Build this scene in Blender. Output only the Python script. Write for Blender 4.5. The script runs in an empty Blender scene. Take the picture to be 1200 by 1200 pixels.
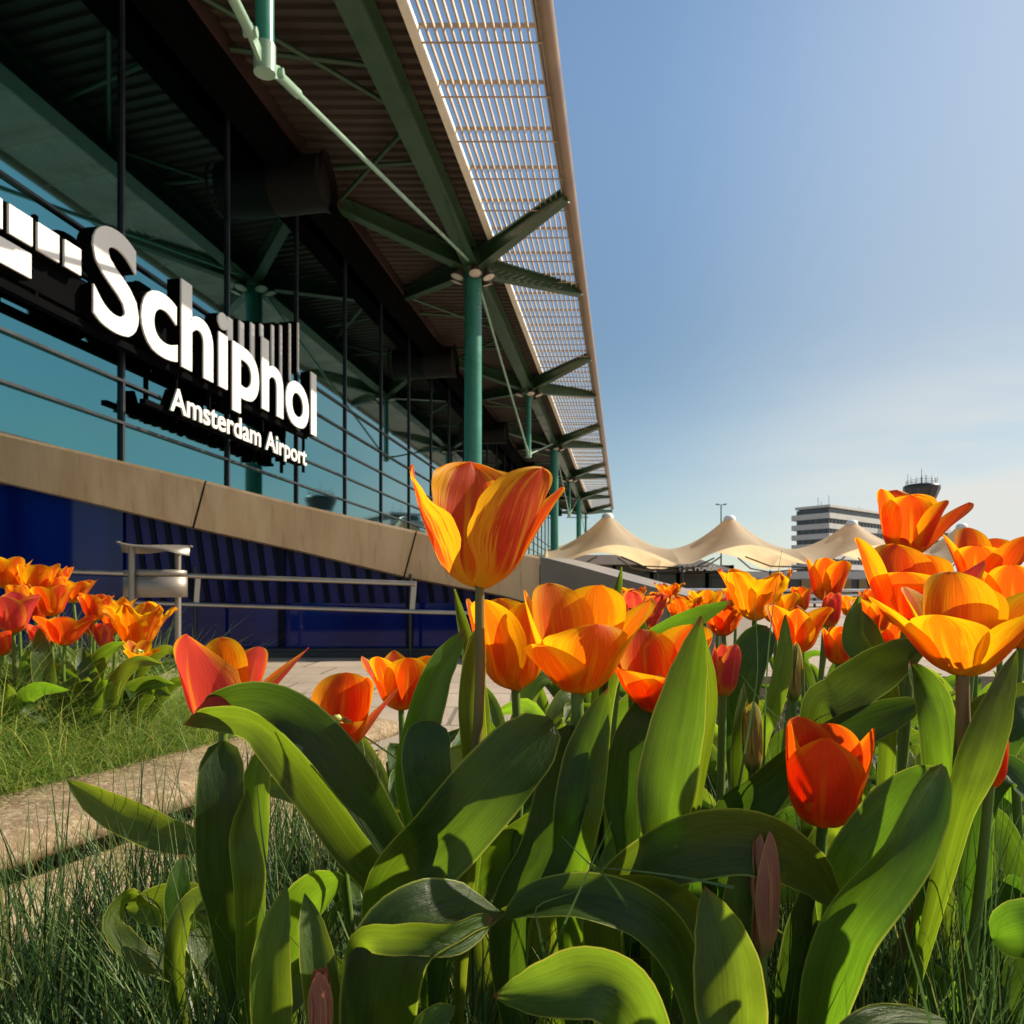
import bpy, math, random
from mathutils import Vector, Matrix
R = math.radians
scene = bpy.context.scene
COL = scene.collection
FOC = 900.0; CAMZ = 0.6; HOR = 700.0
CAM = Vector((0, 0, CAMZ))

def P(px, py, D):
    """the point D metres ahead of the camera seen at that place of the 1200 px photograph"""
    return Vector(((px - 600) / FOC * D, D, CAMZ + (HOR - py) / FOC * D))

K = 132 / FOC                                   # the terminal front runs this much to the right per metre ahead
def F(off, y, h):
    """a point off metres left of the camera's line along the terminal front; h above the camera"""
    return Vector((-off + K * y, y, CAMZ + h))
DIRF = Vector((K, 1, 0)).normalized()
NORF = Vector((1, -K, 0)).normalized()
UP = Vector((0, 0, 1))

# ------------------------------------------------------------------ materials
def nodes_of(m):
    m.use_nodes = True
    nt = m.node_tree
    nt.nodes.clear()
    out = nt.nodes.new('ShaderNodeOutputMaterial')
    return nt, out

def N(nt, typ, **kw):
    n = nt.nodes.new(typ)
    for k, v in kw.items():
        if k in n.inputs.keys():
            n.inputs[k].default_value = v
        else:
            setattr(n, k, v)
    return n

def rgba(c):
    return (c[0], c[1], c[2], 1)

def mixc(nt, fac, a, b, blend='MIX'):
    n = nt.nodes.new('ShaderNodeMix'); n.data_type = 'RGBA'; n.blend_type = blend
    def put(sock, v):
        if isinstance(v, bpy.types.NodeSocket): nt.links.new(v, sock)
        elif isinstance(v, (int, float)): sock.default_value = v
        else: sock.default_value = rgba(v)
    put(n.inputs['Factor'], fac); put(n.inputs['A'], a); put(n.inputs['B'], b)
    return n.outputs['Result']

def math_(nt, op, a, b=None, c=None, clamp=False):
    n = nt.nodes.new('ShaderNodeMath'); n.operation = op; n.use_clamp = clamp
    for i, v in enumerate((a, b, c)):
        if v is None: continue
        if isinstance(v, bpy.types.NodeSocket): nt.links.new(v, n.inputs[i])
        else: n.inputs[i].default_value = v
    return n.outputs[0]

def ramp(nt, fac, a, b, lo=0.0, hi=1.0):
    n = nt.nodes.new('ShaderNodeMapRange'); n.interpolation_type = 'SMOOTHSTEP'
    n.inputs['From Min'].default_value = a; n.inputs['From Max'].default_value = b
    n.inputs['To Min'].default_value = lo; n.inputs['To Max'].default_value = hi
    nt.links.new(fac, n.inputs['Value'])
    return n.outputs['Result']

def noise(nt, coord, scale, detail=4, rough=.55, mapping=None):
    t = nt.nodes.new('ShaderNodeTexNoise')
    t.inputs['Scale'].default_value = scale; t.inputs['Detail'].default_value = detail
    t.inputs['Roughness'].default_value = rough
    if mapping is not None:
        mp = nt.nodes.new('ShaderNodeMapping'); mp.inputs['Scale'].default_value = mapping
        nt.links.new(coord, mp.inputs['Vector']); coord = mp.outputs['Vector']
    nt.links.new(coord, t.inputs['Vector'])
    return t.outputs['Fac']

def plain(name, col, rough=.6, metal=0.0, var=.15, scale=3.0, bump=0.0, spec=.5, mapping=None, col2=None, coat=0):
    m = bpy.data.materials.new(name)
    nt, out = nodes_of(m)
    b = N(nt, 'ShaderNodeBsdfPrincipled', Roughness=rough, Metallic=metal)
    b.inputs['Specular IOR Level'].default_value = spec
    if coat: b.inputs['Coat Weight'].default_value = coat
    tc = N(nt, 'ShaderNodeTexCoord')
    f = noise(nt, tc.outputs['Object'], scale, 6, .6, mapping)
    dark = tuple(c * (1 - var) for c in col) if col2 is None else col2
    lite = tuple(min(1, c * (1 + var)) for c in col) if col2 is None else col
    c = mixc(nt, ramp(nt, f, .3, .7), dark, lite)
    nt.links.new(c, b.inputs['Base Color'])
    r = ramp(nt, f, .3, .7, max(.02, rough - .08), min(1, rough + .08))
    nt.links.new(r, b.inputs['Roughness'])
    if bump:
        bp = N(nt, 'ShaderNodeBump', Strength=bump, Distance=.02)
        f2 = noise(nt, tc.outputs['Object'], scale * 8, 5, .65)
        nt.links.new(f2, bp.inputs['Height']); nt.links.new(bp.outputs['Normal'], b.inputs['Normal'])
    nt.links.new(b.outputs['BSDF'], out.inputs['Surface'])
    return m

def petal_mat(name, edge, flame, base, tedge, tflame, width=.55, streak=.5, trans=.60, tbase=(.95, .62, .02)):
    """petal: a flame of one colour up the middle, margins of another; light passing through comes out more yellow"""
    m = bpy.data.materials.new(name); nt, out = nodes_of(m)
    uv = N(nt, 'ShaderNodeUVMap')
    sep = N(nt, 'ShaderNodeSeparateXYZ'); nt.links.new(uv.outputs['UV'], sep.inputs[0])
    u = math_(nt, 'ABSOLUTE', math_(nt, 'MULTIPLY_ADD', sep.outputs['X'], 2.0, -1.0))
    v = sep.outputs['Y']
    oi = N(nt, 'ShaderNodeObjectInfo')
    comb = N(nt, 'ShaderNodeCombineXYZ')
    nt.links.new(sep.outputs['X'], comb.inputs[0]); nt.links.new(v, comb.inputs[1])
    nt.links.new(math_(nt, 'MULTIPLY', oi.outputs['Random'], 30.0), comb.inputs[2])
    n1 = noise(nt, comb.outputs[0], 1.0, 5, .6, (16, 2.2, 1))
    n2 = noise(nt, comb.outputs[0], 1.0, 4, .6, (60, 3.5, 1))
    d = math_(nt, 'ADD', u, math_(nt, 'MULTIPLY', math_(nt, 'SUBTRACT', n1, .5), streak * 1.6))
    d = math_(nt, 'ADD', d, math_(nt, 'MULTIPLY', math_(nt, 'SUBTRACT', n2, .5), streak))
    fl = ramp(nt, d, width + .28, width - .22)
    fl = math_(nt, 'MULTIPLY', fl, ramp(nt, v, .06, .34))
    bs = ramp(nt, v, .24, .05)
    rib = math_(nt, 'MULTIPLY', ramp(nt, u, .07, .02), ramp(nt, v, .95, .5))
    fl2 = math_(nt, 'MULTIPLY', fl, math_(nt, 'SUBTRACT', 1.0, math_(nt, 'MULTIPLY', rib, .55)))
    cr = mixc(nt, bs, mixc(nt, fl2, edge, flame), base)
    ct = mixc(nt, bs, mixc(nt, fl2, tedge, tflame), tbase)
    vein = ramp(nt, n2, .3, .7, .86, 1.06)
    hs = N(nt, 'ShaderNodeHueSaturation'); nt.links.new(cr, hs.inputs['Color']); nt.links.new(vein, hs.inputs['Value'])
    hs2 = N(nt, 'ShaderNodeHueSaturation'); nt.links.new(ct, hs2.inputs['Color']); nt.links.new(vein, hs2.inputs['Value'])
    b = N(nt, 'ShaderNodeBsdfPrincipled', Roughness=.5); b.inputs['Specular IOR Level'].default_value = .2
    nt.links.new(hs.outputs[0], b.inputs['Base Color'])
    tr = N(nt, 'ShaderNodeBsdfTranslucent'); nt.links.new(hs2.outputs[0], tr.inputs['Color'])
    bp = N(nt, 'ShaderNodeBump', Strength=.35, Distance=.0012)
    nt.links.new(n2, bp.inputs['Height']); nt.links.new(bp.outputs[0], b.inputs['Normal']); nt.links.new(bp.outputs[0], tr.inputs['Normal'])
    mx = N(nt, 'ShaderNodeMixShader', Fac=trans)
    nt.links.new(b.outputs[0], mx.inputs[1]); nt.links.new(tr.outputs[0], mx.inputs[2])
    nt.links.new(mx.outputs[0], out.inputs['Surface'])
    return m

def leaf_mat(name, col, tcol, margin, tip=(.30, .13, .03), rough=.38, trans=.4, scars=.8):
    m = bpy.data.materials.new(name); nt, out = nodes_of(m)
    uv = N(nt, 'ShaderNodeUVMap')
    sep = N(nt, 'ShaderNodeSeparateXYZ'); nt.links.new(uv.outputs['UV'], sep.inputs[0])
    u = math_(nt, 'ABSOLUTE', math_(nt, 'MULTIPLY_ADD', sep.outputs['X'], 2.0, -1.0))
    v = sep.outputs['Y']
    oi = N(nt, 'ShaderNodeObjectInfo')
    comb = N(nt, 'ShaderNodeCombineXYZ')
    nt.links.new(sep.outputs['X'], comb.inputs[0]); nt.links.new(v, comb.inputs[1])
    nt.links.new(math_(nt, 'MULTIPLY', oi.outputs['Random'], 40.0), comb.inputs[2])
    st = noise(nt, comb.outputs[0], 1.0, 4, .6, (42, 1.0, 1))
    bl = noise(nt, comb.outputs[0], 1.0, 5, .6, (2.5, 4.5, 1))
    sc = noise(nt, comb.outputs[0], 1.0, 6, .7, (6, 9, 1.7))
    val = math_(nt, 'ADD', ramp(nt, st, .3, .7, .80, 1.10), ramp(nt, bl, .3, .7, -.16, .20))
    val = math_(nt, 'MULTIPLY', val, math_(nt, 'MULTIPLY_ADD', oi.outputs['Random'], .35, .84))
    mg = ramp(nt, math_(nt, 'ADD', u, math_(nt, 'MULTIPLY', bl, .04)), .945, 1.0)
    tp = ramp(nt, math_(nt, 'ADD', v, math_(nt, 'MULTIPLY', math_(nt, 'SUBTRACT', bl, .5), .08)), .965, .995)
    tp = math_(nt, 'MULTIPLY', tp, ramp(nt, math_(nt, 'FRACT', math_(nt, 'MULTIPLY', oi.outputs['Random'], 7.3)), .45, .8))
    scar = math_(nt, 'MULTIPLY', ramp(nt, sc, .67, .74), scars)
    def tint(c, mcol, vscale):
        h = N(nt, 'ShaderNodeHueSaturation', Color=rgba(c)); nt.links.new(val, h.inputs['Value'])
        nt.links.new(math_(nt, 'MULTIPLY_ADD', oi.outputs['Random'], .035, .482), h.inputs['Hue'])
        x = mixc(nt, math_(nt, 'MULTIPLY', mg, .75), h.outputs[0], mcol)
        x = mixc(nt, scar, x, (.22, .17, .05))
        return mixc(nt, tp, x, tip)
    b = N(nt, 'ShaderNodeBsdfPrincipled', Roughness=rough); b.inputs['Specular IOR Level'].default_value = .42
    nt.links.new(tint(col, margin, 1), b.inputs['Base Color'])
    nt.links.new(ramp(nt, bl, .3, .7, rough - .06, rough + .16), b.inputs['Roughness'])
    tr = N(nt, 'ShaderNodeBsdfTranslucent'); nt.links.new(tint(tcol, tuple(min(1, c * 1.4) for c in margin), 1), tr.inputs['Color'])
    bp = N(nt, 'ShaderNodeBump', Strength=.4, Distance=.0012)
    bp2 = N(nt, 'ShaderNodeBump', Strength=.5, Distance=.006); nt.links.new(bl, bp2.inputs['Height']); nt.links.new(bp2.outputs[0], bp.inputs['Normal'])
    nt.links.new(st, bp.inputs['Height']); nt.links.new(bp.outputs[0], b.inputs['Normal'])
    mx = N(nt, 'ShaderNodeMixShader', Fac=trans)
    nt.links.new(b.outputs[0], mx.inputs[1]); nt.links.new(tr.outputs[0], mx.inputs[2])
    nt.links.new(mx.outputs[0], out.inputs['Surface'])
    return m

def grass_mat(name, cols, trans=.3):
    m = bpy.data.materials.new(name); nt, out = nodes_of(m)
    uv = N(nt, 'ShaderNodeUVMap')
    sep = N(nt, 'ShaderNodeSeparateXYZ'); nt.links.new(uv.outputs['UV'], sep.inputs[0])
    cr = N(nt, 'ShaderNodeValToRGB'); e = cr.color_ramp.elements
    while len(e) < len(cols): e.new(.5)
    for i, c in enumerate(cols):
        e[i].position = i / (len(cols) - 1); e[i].color = rgba(c)
    nt.links.new(sep.outputs['X'], cr.inputs[0])
    b = N(nt, 'ShaderNodeBsdfPrincipled', Roughness=.45); nt.links.new(cr.outputs[0], b.inputs['Base Color'])
    b.inputs['Specular IOR Level'].default_value = .35
    tr = N(nt, 'ShaderNodeBsdfTranslucent')
    h = N(nt, 'ShaderNodeHueSaturation', Value=1.7); nt.links.new(cr.outputs[0], h.inputs['Color']); nt.links.new(h.outputs[0], tr.inputs['Color'])
    mx = N(nt, 'ShaderNodeMixShader', Fac=trans)
    nt.links.new(b.outputs[0], mx.inputs[1]); nt.links.new(tr.outputs[0], mx.inputs[2])
    nt.links.new(mx.outputs[0], out.inputs['Surface'])
    return m

M = {}
M['gold'] = petal_mat('golden_petal', (.92, .44, .010), (.80, .14, .010), (.88, .45, .015), (1, .52, .006), (1, .24, .004), .44, .45)
M['orange'] = petal_mat('orange_petal', (.90, .38, .010), (.74, .075, .018), (.87, .42, .02), (1, .46, .006), (.98, .12, .004), .52, .42)
M['red'] = petal_mat('scarlet_petal', (.84, .22, .012), (.70, .070, .012), (.75, .3, .03), (1, .32, .006), (.98, .115, .005), .66, .3, tbase=(.95, .40, .01))
M['pink'] = petal_mat('rose_petal', (.86, .33, .03), (.66, .065, .065), (.8, .40, .08), (1, .40, .02), (.90, .085, .04), .74, .25, .45)
M['streak'] = petal_mat('streaked_petal', (.88, .45, .03), (.60, .085, .035), (.9, .55, .04), (1, .52, .012), (.86, .09, .012), .50, .95)
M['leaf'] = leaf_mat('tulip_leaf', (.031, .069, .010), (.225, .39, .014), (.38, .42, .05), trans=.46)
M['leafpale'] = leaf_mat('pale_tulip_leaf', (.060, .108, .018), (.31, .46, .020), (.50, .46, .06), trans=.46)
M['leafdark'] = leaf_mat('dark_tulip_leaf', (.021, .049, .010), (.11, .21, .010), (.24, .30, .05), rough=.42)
M['stem'] = plain('tulip_stem', (.13, .20, .035), .5, var=.2, scale=30, col2=(.10, .17, .03), spec=.25)
M['stempurple'] = plain('reddish_tulip_stem', (.25, .13, .055), .5, var=.2, scale=25, col2=(.15, .15, .04), spec=.25)
M['budgreen'] = petal_mat('green_bud_petal', (.60, .42, .10), (.26, .28, .07), (.2, .25, .05), (.8, .5, .04), (.45, .42, .04), .75, .5, .3, (.3, .35, .05))
M['budpink'] = petal_mat('rosy_bud_petal', (.62, .30, .12), (.45, .17, .11), (.35, .25, .10), (.8, .35, .08), (.6, .16, .08), .80, .4, .3, (.4, .3, .06))
M['pistil'] = plain('pistil', (.45, .5, .12), .5, scale=60)
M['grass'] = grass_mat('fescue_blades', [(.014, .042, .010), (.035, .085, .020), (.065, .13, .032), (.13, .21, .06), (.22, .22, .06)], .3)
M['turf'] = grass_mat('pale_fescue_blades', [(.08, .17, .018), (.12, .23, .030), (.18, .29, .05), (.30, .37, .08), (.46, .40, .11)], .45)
M['soil'] = plain('soil', (.045, .032, .022), .95, var=.5, scale=25, bump=.6, spec=.1)
M['cream'] = plain('cream_paint', (.86, .78, .64), .45, var=.06, scale=2)
M['tan'] = plain('tan_aluminium', (.50, .39, .29), .5, metal=.15, var=.12, scale=1.5)
M['gutter'] = plain('brown_gutter_paint', (.26, .175, .12), .38, var=.15, scale=1.2)
M['deck'] = plain('brown_steel_deck', (.052, .035, .025), .6, var=.2, scale=.6)
M['rust'] = plain('red_brown_steel', (.034, .014, .010), .55, var=.2, scale=1)
M['green'] = plain('green_steel_paint', (.032, .075, .036), .35, var=.12, scale=1.5)
M['teal'] = plain('sea_green_paint', (.035, .20, .14), .32, var=.1, scale=1.5)
M['cable'] = plain('pale_green_rod', (.24, .38, .27), .35, var=.1, scale=2)
M['dark'] = plain('dark_aluminium', (.020, .022, .026), .4, var=.2, scale=2)
M['black'] = plain('black_metal', (.0025, .0025, .003), .9, var=.2, scale=3, spec=.03)
M['white'] = plain('white_sign_face', (.86, .84, .80), .35, var=.02, scale=2)
M['steel'] = plain('brushed_steel', (.30, .26, .215), .5, metal=.7, var=.1, scale=8, mapping=(1, 1, 30))
M['rail'] = plain('steel_handrail', (.50, .44, .37), .35, metal=.8, var=.1, scale=5)
M['whiterail'] = plain('galvanised_rail', (.62, .62, .61), .4, metal=.4, var=.08, scale=5)
M['duct'] = plain('dark_duct', (.012, .009, .008), .5, var=.2, scale=2, spec=.2)
M['lampglass'] = plain('floodlight_glass', (.62, .56, .47), .2, var=.15, scale=12)
M['lampbody'] = plain('floodlight_body', (.09, .06, .045), .4, var=.2, scale=8)
def tent_mat():
    m = bpy.data.materials.new('tent_fabric'); nt, out = nodes_of(m)
    b = N(nt, 'ShaderNodeBsdfPrincipled', Roughness=.7); tr = N(nt, 'ShaderNodeBsdfTranslucent')
    tc = N(nt, 'ShaderNodeTexCoord')
    f = ramp(nt, noise(nt, tc.outputs['Object'], .7, 6, .6), .3, .7)
    nt.links.new(mixc(nt, f, (.70, .57, .40), (.80, .67, .49)), b.inputs['Base Color'])
    nt.links.new(mixc(nt, f, (.70, .52, .31), (.80, .61, .38)), tr.inputs['Color'])
    mx = N(nt, 'ShaderNodeMixShader', Fac=.60); nt.links.new(b.outputs[0], mx.inputs[1]); nt.links.new(tr.outputs[0], mx.inputs[2])
    nt.links.new(mx.outputs[0], out.inputs['Surface']); return m
M['tent'] = tent_mat()
M['tentcap'] = plain('tent_cap', (.85, .82, .76), .4, var=.04, scale=3)
M['conc'] = plain('pale_cladding', (.50, .49, .47), .7, var=.07, scale=.2)
M['winband'] = plain('dark_window_band', (.035, .04, .048), .15, var=.4, scale=.35)
M['shopglass'] = plain('shop_glass', (.018, .022, .024), .12, var=.3, scale=.5)
M['fascia'] = plain('shop_fascia', (.58, .50, .45), .6, var=.1, scale=1)
M['ochre'] = plain('ochre_panel', (.28, .19, .08), .7, var=.2, scale=.7)
M['redpaint'] = plain('red_plastic', (.42, .02, .02), .45, var=.1, scale=9)

def glass_mat():
    m = bpy.data.materials.new('coated_blue_glass'); nt, out = nodes_of(m)
    b = N(nt, 'ShaderNodeBsdfPrincipled', Roughness=.03, Metallic=1.0)
    tc = N(nt, 'ShaderNodeTexCoord')
    f = noise(nt, tc.outputs['Object'], .35, 2)
    nt.links.new(mixc(nt, f, (.085, .27, .30), (.11, .32, .35)), b.inputs['Base Color'])
    bp = N(nt, 'ShaderNodeBump', Strength=.05, Distance=.02)
    nt.links.new(noise(nt, tc.outputs['Object'], .5, 1), bp.inputs['Height']); nt.links.new(bp.outputs[0], b.inputs['Normal'])
    nt.links.new(b.outputs[0], out.inputs['Surface']); return m
M['glass'] = glass_mat()

M['louvre'] = plain('dark_louvre', (.020, .019, .012), .4, var=.3, scale=.8, spec=.25)
def navy_mat(name, c1, c2, rough, spec=.5):
    m = bpy.data.materials.new(name); nt, out = nodes_of(m)
    b = N(nt, 'ShaderNodeBsdfPrincipled', Roughness=rough); b.inputs['Specular IOR Level'].default_value = spec
    tc = N(nt, 'ShaderNodeTexCoord')
    f = noise(nt, tc.outputs['Object'], 1.0, 4, .5, (1.6, 1, .25))
    nt.links.new(mixc(nt, ramp(nt, f, .35, .65), c1, c2), b.inputs['Base Color'])
    nt.links.new(b.outputs[0], out.inputs['Surface']); return m
M['navy'] = navy_mat('navy_glass_panel', (.001, .007, .10), (.002, .018, .17), .05, .3)
M['violet'] = navy_mat('slate_blue_backing', (.014, .017, .105), (.024, .027, .14), .12, .12)
M['fin'] = navy_mat('dark_reflection_strip', (.001, .002, .014), (.001, .003, .02), .3, .1)

def beam_mat():
    m = bpy.data.materials.new('weathered_bronze_cladding'); nt, out = nodes_of(m)
    b = N(nt, 'ShaderNodeBsdfPrincipled', Roughness=.42, Metallic=.55)
    tc = N(nt, 'ShaderNodeTexCoord')
    f = noise(nt, tc.outputs['Object'], 1.0, 6, .6, (3, 3, .8))
    g = noise(nt, tc.outputs['Object'], 1.0, 4, .6, (30, 30, 1.4))
    c = mixc(nt, ramp(nt, f, .3, .7), (.56, .37, .20), (.70, .50, .30))
    c = mixc(nt, ramp(nt, g, .55, .75, 0, .45), c, (.36, .24, .12))
    nt.links.new(c, b.inputs['Base Color']); nt.links.new(ramp(nt, g, .3, .7, .36, .52), b.inputs['Roughness'])
    nt.links.new(b.outputs[0], out.inputs['Surface']); return m
M['bronze'] = beam_mat()

M['shadeclad'] = plain('shaded_cladding', (.27, .225, .185), .5, var=.12, scale=2)  # parapet cladding with the end panel's shade mixed into its colour
def stone_mat(name, a, b_, c_, scale):
    m = bpy.data.materials.new(name); nt, out = nodes_of(m)
    b = N(nt, 'ShaderNodeBsdfPrincipled', Roughness=.85); b.inputs['Specular IOR Level'].default_value = .25
    tc = N(nt, 'ShaderNodeTexCoord')
    big = noise(nt, tc.outputs['Object'], 5, 5, .6)
    vo = N(nt, 'ShaderNodeTexVoronoi', Scale=scale); nt.links.new(tc.outputs['Object'], vo.inputs['Vector'])
    fine = noise(nt, tc.outputs['Object'], scale * 1.5, 6, .75)
    wn = N(nt, 'ShaderNodeSeparateColor'); nt.links.new(vo.outputs['Color'], wn.inputs[0])
    c = mixc(nt, ramp(nt, big, .35, .68), a, b_)
    c = mixc(nt, ramp(nt, wn.outputs[0], .45, .95, 0, .6), c, c_)
    c = mixc(nt, ramp(nt, fine, .42, .30, 0, .8), c, (.05, .035, .022))
    c = mixc(nt, ramp(nt, noise(nt, tc.outputs['Object'], 11, 5, .7), .60, .72, 0, .5), c, (.30, .24, .05))
    nt.links.new(c, b.inputs['Base Color'])
    bp = N(nt, 'ShaderNodeBump', Strength=.8, Distance=.004)
    h = math_(nt, 'ADD', fine, math_(nt, 'MULTIPLY', vo.outputs['Distance'], -.6))
    nt.links.new(h, bp.inputs['Height']); nt.links.new(bp.outputs[0], b.inputs['Normal'])
    nt.links.new(b.outputs[0], out.inputs['Surface']); return m
M['kerb'] = stone_mat('weathered_kerb_stone', (.20, .14, .085), (.36, .26, .155), (.48, .38, .26), 140)
M['aggregate'] = stone_mat('exposed_aggregate', (.30, .21, .11), (.44, .33, .19), (.62, .52, .37), 95)

def paving_mat():
    m = bpy.data.materials.new('paving_slabs'); nt, out = nodes_of(m)
    b = N(nt, 'ShaderNodeBsdfPrincipled', Roughness=.8)
    tc = N(nt, 'ShaderNodeTexCoord')
    br = N(nt, 'ShaderNodeTexBrick', Scale=1.0); nt.links.new(tc.outputs['Object'], br.inputs['Vector'])
    br.inputs['Color1'].default_value = rgba((.40, .32, .25)); br.inputs['Color2'].default_value = rgba((.34, .27, .21))
    br.inputs['Mortar'].default_value = rgba((.12, .09, .07)); br.inputs['Mortar Size'].default_value = .012
    br.inputs['Brick Width'].default_value = .6; br.inputs['Row Height'].default_value = .6
    f = noise(nt, tc.outputs['Object'], 1.2, 6, .65)
    c = mixc(nt, ramp(nt, f, .3, .7, 0, .5), br.outputs['Color'], (.24, .19, .15))
    nt.links.new(c, b.inputs['Base Color'])
    bp = N(nt, 'ShaderNodeBump', Strength=.3, Distance=.01)
    nt.links.new(noise(nt, tc.outputs['Object'], 40, 5, .7), bp.inputs['Height']); nt.links.new(bp.outputs[0], b.inputs['Normal'])
    nt.links.new(b.outputs[0], out.inputs['Surface']); return m
M['paving'] = paving_mat()

# ------------------------------------------------------------------ mesh builder
class MB:
    def __init__(self):
        self.v = []; self.f = []; self.uv = []; self.sm = []; self.mi = []
    def add(self, verts, faces, uvs=None, smooth=False, mi=0):
        o = len(self.v)
        self.v += [Vector(p) for p in verts]
        for k, fc in enumerate(faces):
            self.f.append([i + o for i in fc]); self.sm.append(smooth); self.mi.append(mi)
            self.uv.append([uvs[i] for i in fc] if uvs else [(0, 0)] * len(fc))
    def grid(self, rows, uv=None, smooth=True, closed=False, mi=0):
        n = len(rows[0]); vs = [p for r in rows for p in r]; fs = []
        for i in range(len(rows) - 1):
            for j in range(n if closed else n - 1):
                k = (j + 1) % n
                fs.append([i * n + j, i * n + k, (i + 1) * n + k, (i + 1) * n + j])
        self.add(vs, fs, [q for r in uv for q in r] if uv else None, smooth, mi)
    def box8(self, c, smooth=False, mi=0):
        self.add(c, [(0, 3, 2, 1), (4, 5, 6, 7), (0, 1, 5, 4), (1, 2, 6, 5), (2, 3, 7, 6), (3, 0, 4, 7)], None, smooth, mi)
    def box(self, a, b):
        x0, y0, z0 = a; x1, y1, z1 = b
        self.box8([(x0, y0, z0), (x1, y0, z0), (x1, y1, z0), (x0, y1, z0), (x0, y0, z1), (x1, y0, z1), (x1, y1, z1), (x0, y1, z1)])
    def bar(self, p, q, w0, h0, w1=None, h1=None, up=UP):
        """box-section bar from p to q"""
        p = Vector(p); q = Vector(q); w1 = w1 or w0; h1 = h1 or h0
        t = (q - p).normalized(); s = t.cross(up)
        if s.length < 1e-5: s = t.cross(Vector((1, 0, 0)))
        s.normalize(); n = s.cross(t)
        c = []
        for pt, w, h in ((p, w0, h0), (q, w1, h1)):
            c += [pt - s * w / 2 - n * h / 2, pt + s * w / 2 - n * h / 2, pt + s * w / 2 + n * h / 2, pt - s * w / 2 + n * h / 2]
        self.box8(c)
    def tube(self, pts, rad, seg=10, caps=True):
        pts = [Vector(p) for p in pts]
        rs = rad if isinstance(rad, (list, tuple)) else [rad] * len(pts)
        rows = []; ref = None
        for i, p in enumerate(pts):
            t = (pts[min(i + 1, len(pts) - 1)] - pts[max(i - 1, 0)]).normalized()
            if ref is None:
                ref = t.cross(UP)
                if ref.length < 1e-3: ref = t.cross(Vector((1, 0, 0)))
            a = (ref - t * ref.dot(t)).normalized(); ref = a; b = t.cross(a)
            rows.append([p + (a * math.cos(2 * math.pi * k / seg) + b * math.sin(2 * math.pi * k / seg)) * rs[i] for k in range(seg)])
        self.grid(rows, closed=True)
        if caps:
            self.add(rows[0], [list(range(seg))[::-1]]); self.add(rows[-1], [list(range(seg))])
    def lathe(self, prof, org=(0, 0, 0), seg=20, axis=None):
        o = Vector(org); ax = (axis or UP).normalized()
        a = ax.cross(Vector((0, 1, 0)));
        if a.length < 1e-3: a = ax.cross(Vector((1, 0, 0)))
        a.normalize(); b = ax.cross(a)
        self.grid([[o + ax * z + (a * math.cos(2 * math.pi * k / seg) + b * math.sin(2 * math.pi * k / seg)) * r for k in range(seg)] for r, z in prof], closed=True)
    def build(self, name, mat, parent=None, org=None):
        """link as ONE mesh object; its origin is its parent's (or org)"""
        o0 = Vector(parent['_o']) if parent is not None else Vector(org or (0, 0, 0))
        me = bpy.data.meshes.new(name)
        me.from_pydata([p - o0 for p in self.v], [], self.f)
        uvl = me.uv_layers.new(name='UVMap')
        flat = [c for f in self.uv for q in f for c in q]
        uvl.data.foreach_set('uv', flat)
        me.polygons.foreach_set('use_smooth', self.sm); me.polygons.foreach_set('material_index', self.mi)
        for mm in (mat if isinstance(mat, (list, tuple)) else [mat]): me.materials.append(mm)
        me.update()
        ob = bpy.data.objects.new(name, me); COL.objects.link(ob)
        ob['_o'] = tuple(o0)
        if parent is not None: ob.parent = parent
        else: ob.location = o0
        return ob

def tag(o, label=None, cat=None, group=None, kind=None):
    if label: o['label'] = label
    if cat: o['category'] = cat
    if group: o['group'] = group
    if kind: o['kind'] = kind
    return o

def empty(name, loc, label, cat, group=None):
    o = bpy.data.objects.new(name, None); COL.objects.link(o)
    o.location = loc; o['_o'] = tuple(loc); o.empty_display_size = .05
    return tag(o, label, cat, group)

def catmull(pts, n):
    pts = [Vector(p) for p in pts]
    q = [pts[0] * 2 - pts[1]] + pts + [pts[-1] * 2 - pts[-2]]
    out = []; m = len(pts) - 1
    for i in range(n):
        t = i / (n - 1) * m; k = min(int(t), m - 1); t -= k
        a, b, c, d = q[k:k + 4]
        out.append(.5 * ((2 * b) + (c - a) * t + (2 * a - 5 * b + 4 * c - d) * t * t + (3 * b - a - 3 * c + d) * t ** 3))
    return out

def interp(tab, x):
    if x <= tab[0][0]: return tab[0][1]
    for (a, va), (b, vb) in zip(tab, tab[1:]):
        if x <= b:
            t = (x - a) / (b - a); t = t * t * (3 - 2 * t) * .6 + t * .4
            return va + (vb - va) * t
    return tab[-1][1]

def smooth01(t):
    t = max(0, min(1, t)); return t * t * (3 - 2 * t)

# ------------------------------------------------------------------ camera, light, sky
cam_d = bpy.data.cameras.new('camera'); cam = bpy.data.objects.new('camera', cam_d); COL.objects.link(cam)
cam.location = CAM; cam.rotation_euler = (R(90), 0, 0)
cam_d.sensor_width = 36; cam_d.sensor_fit = 'HORIZONTAL'; cam_d.lens = 36 * FOC / 1200
cam_d.shift_y = (HOR - 600) / 1200
cam_d.clip_start = .02; cam_d.clip_end = 6000
cam_d.dof.use_dof = True; cam_d.dof.focus_distance = .62; cam_d.dof.aperture_fstop = 27
scene.camera = cam

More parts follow.
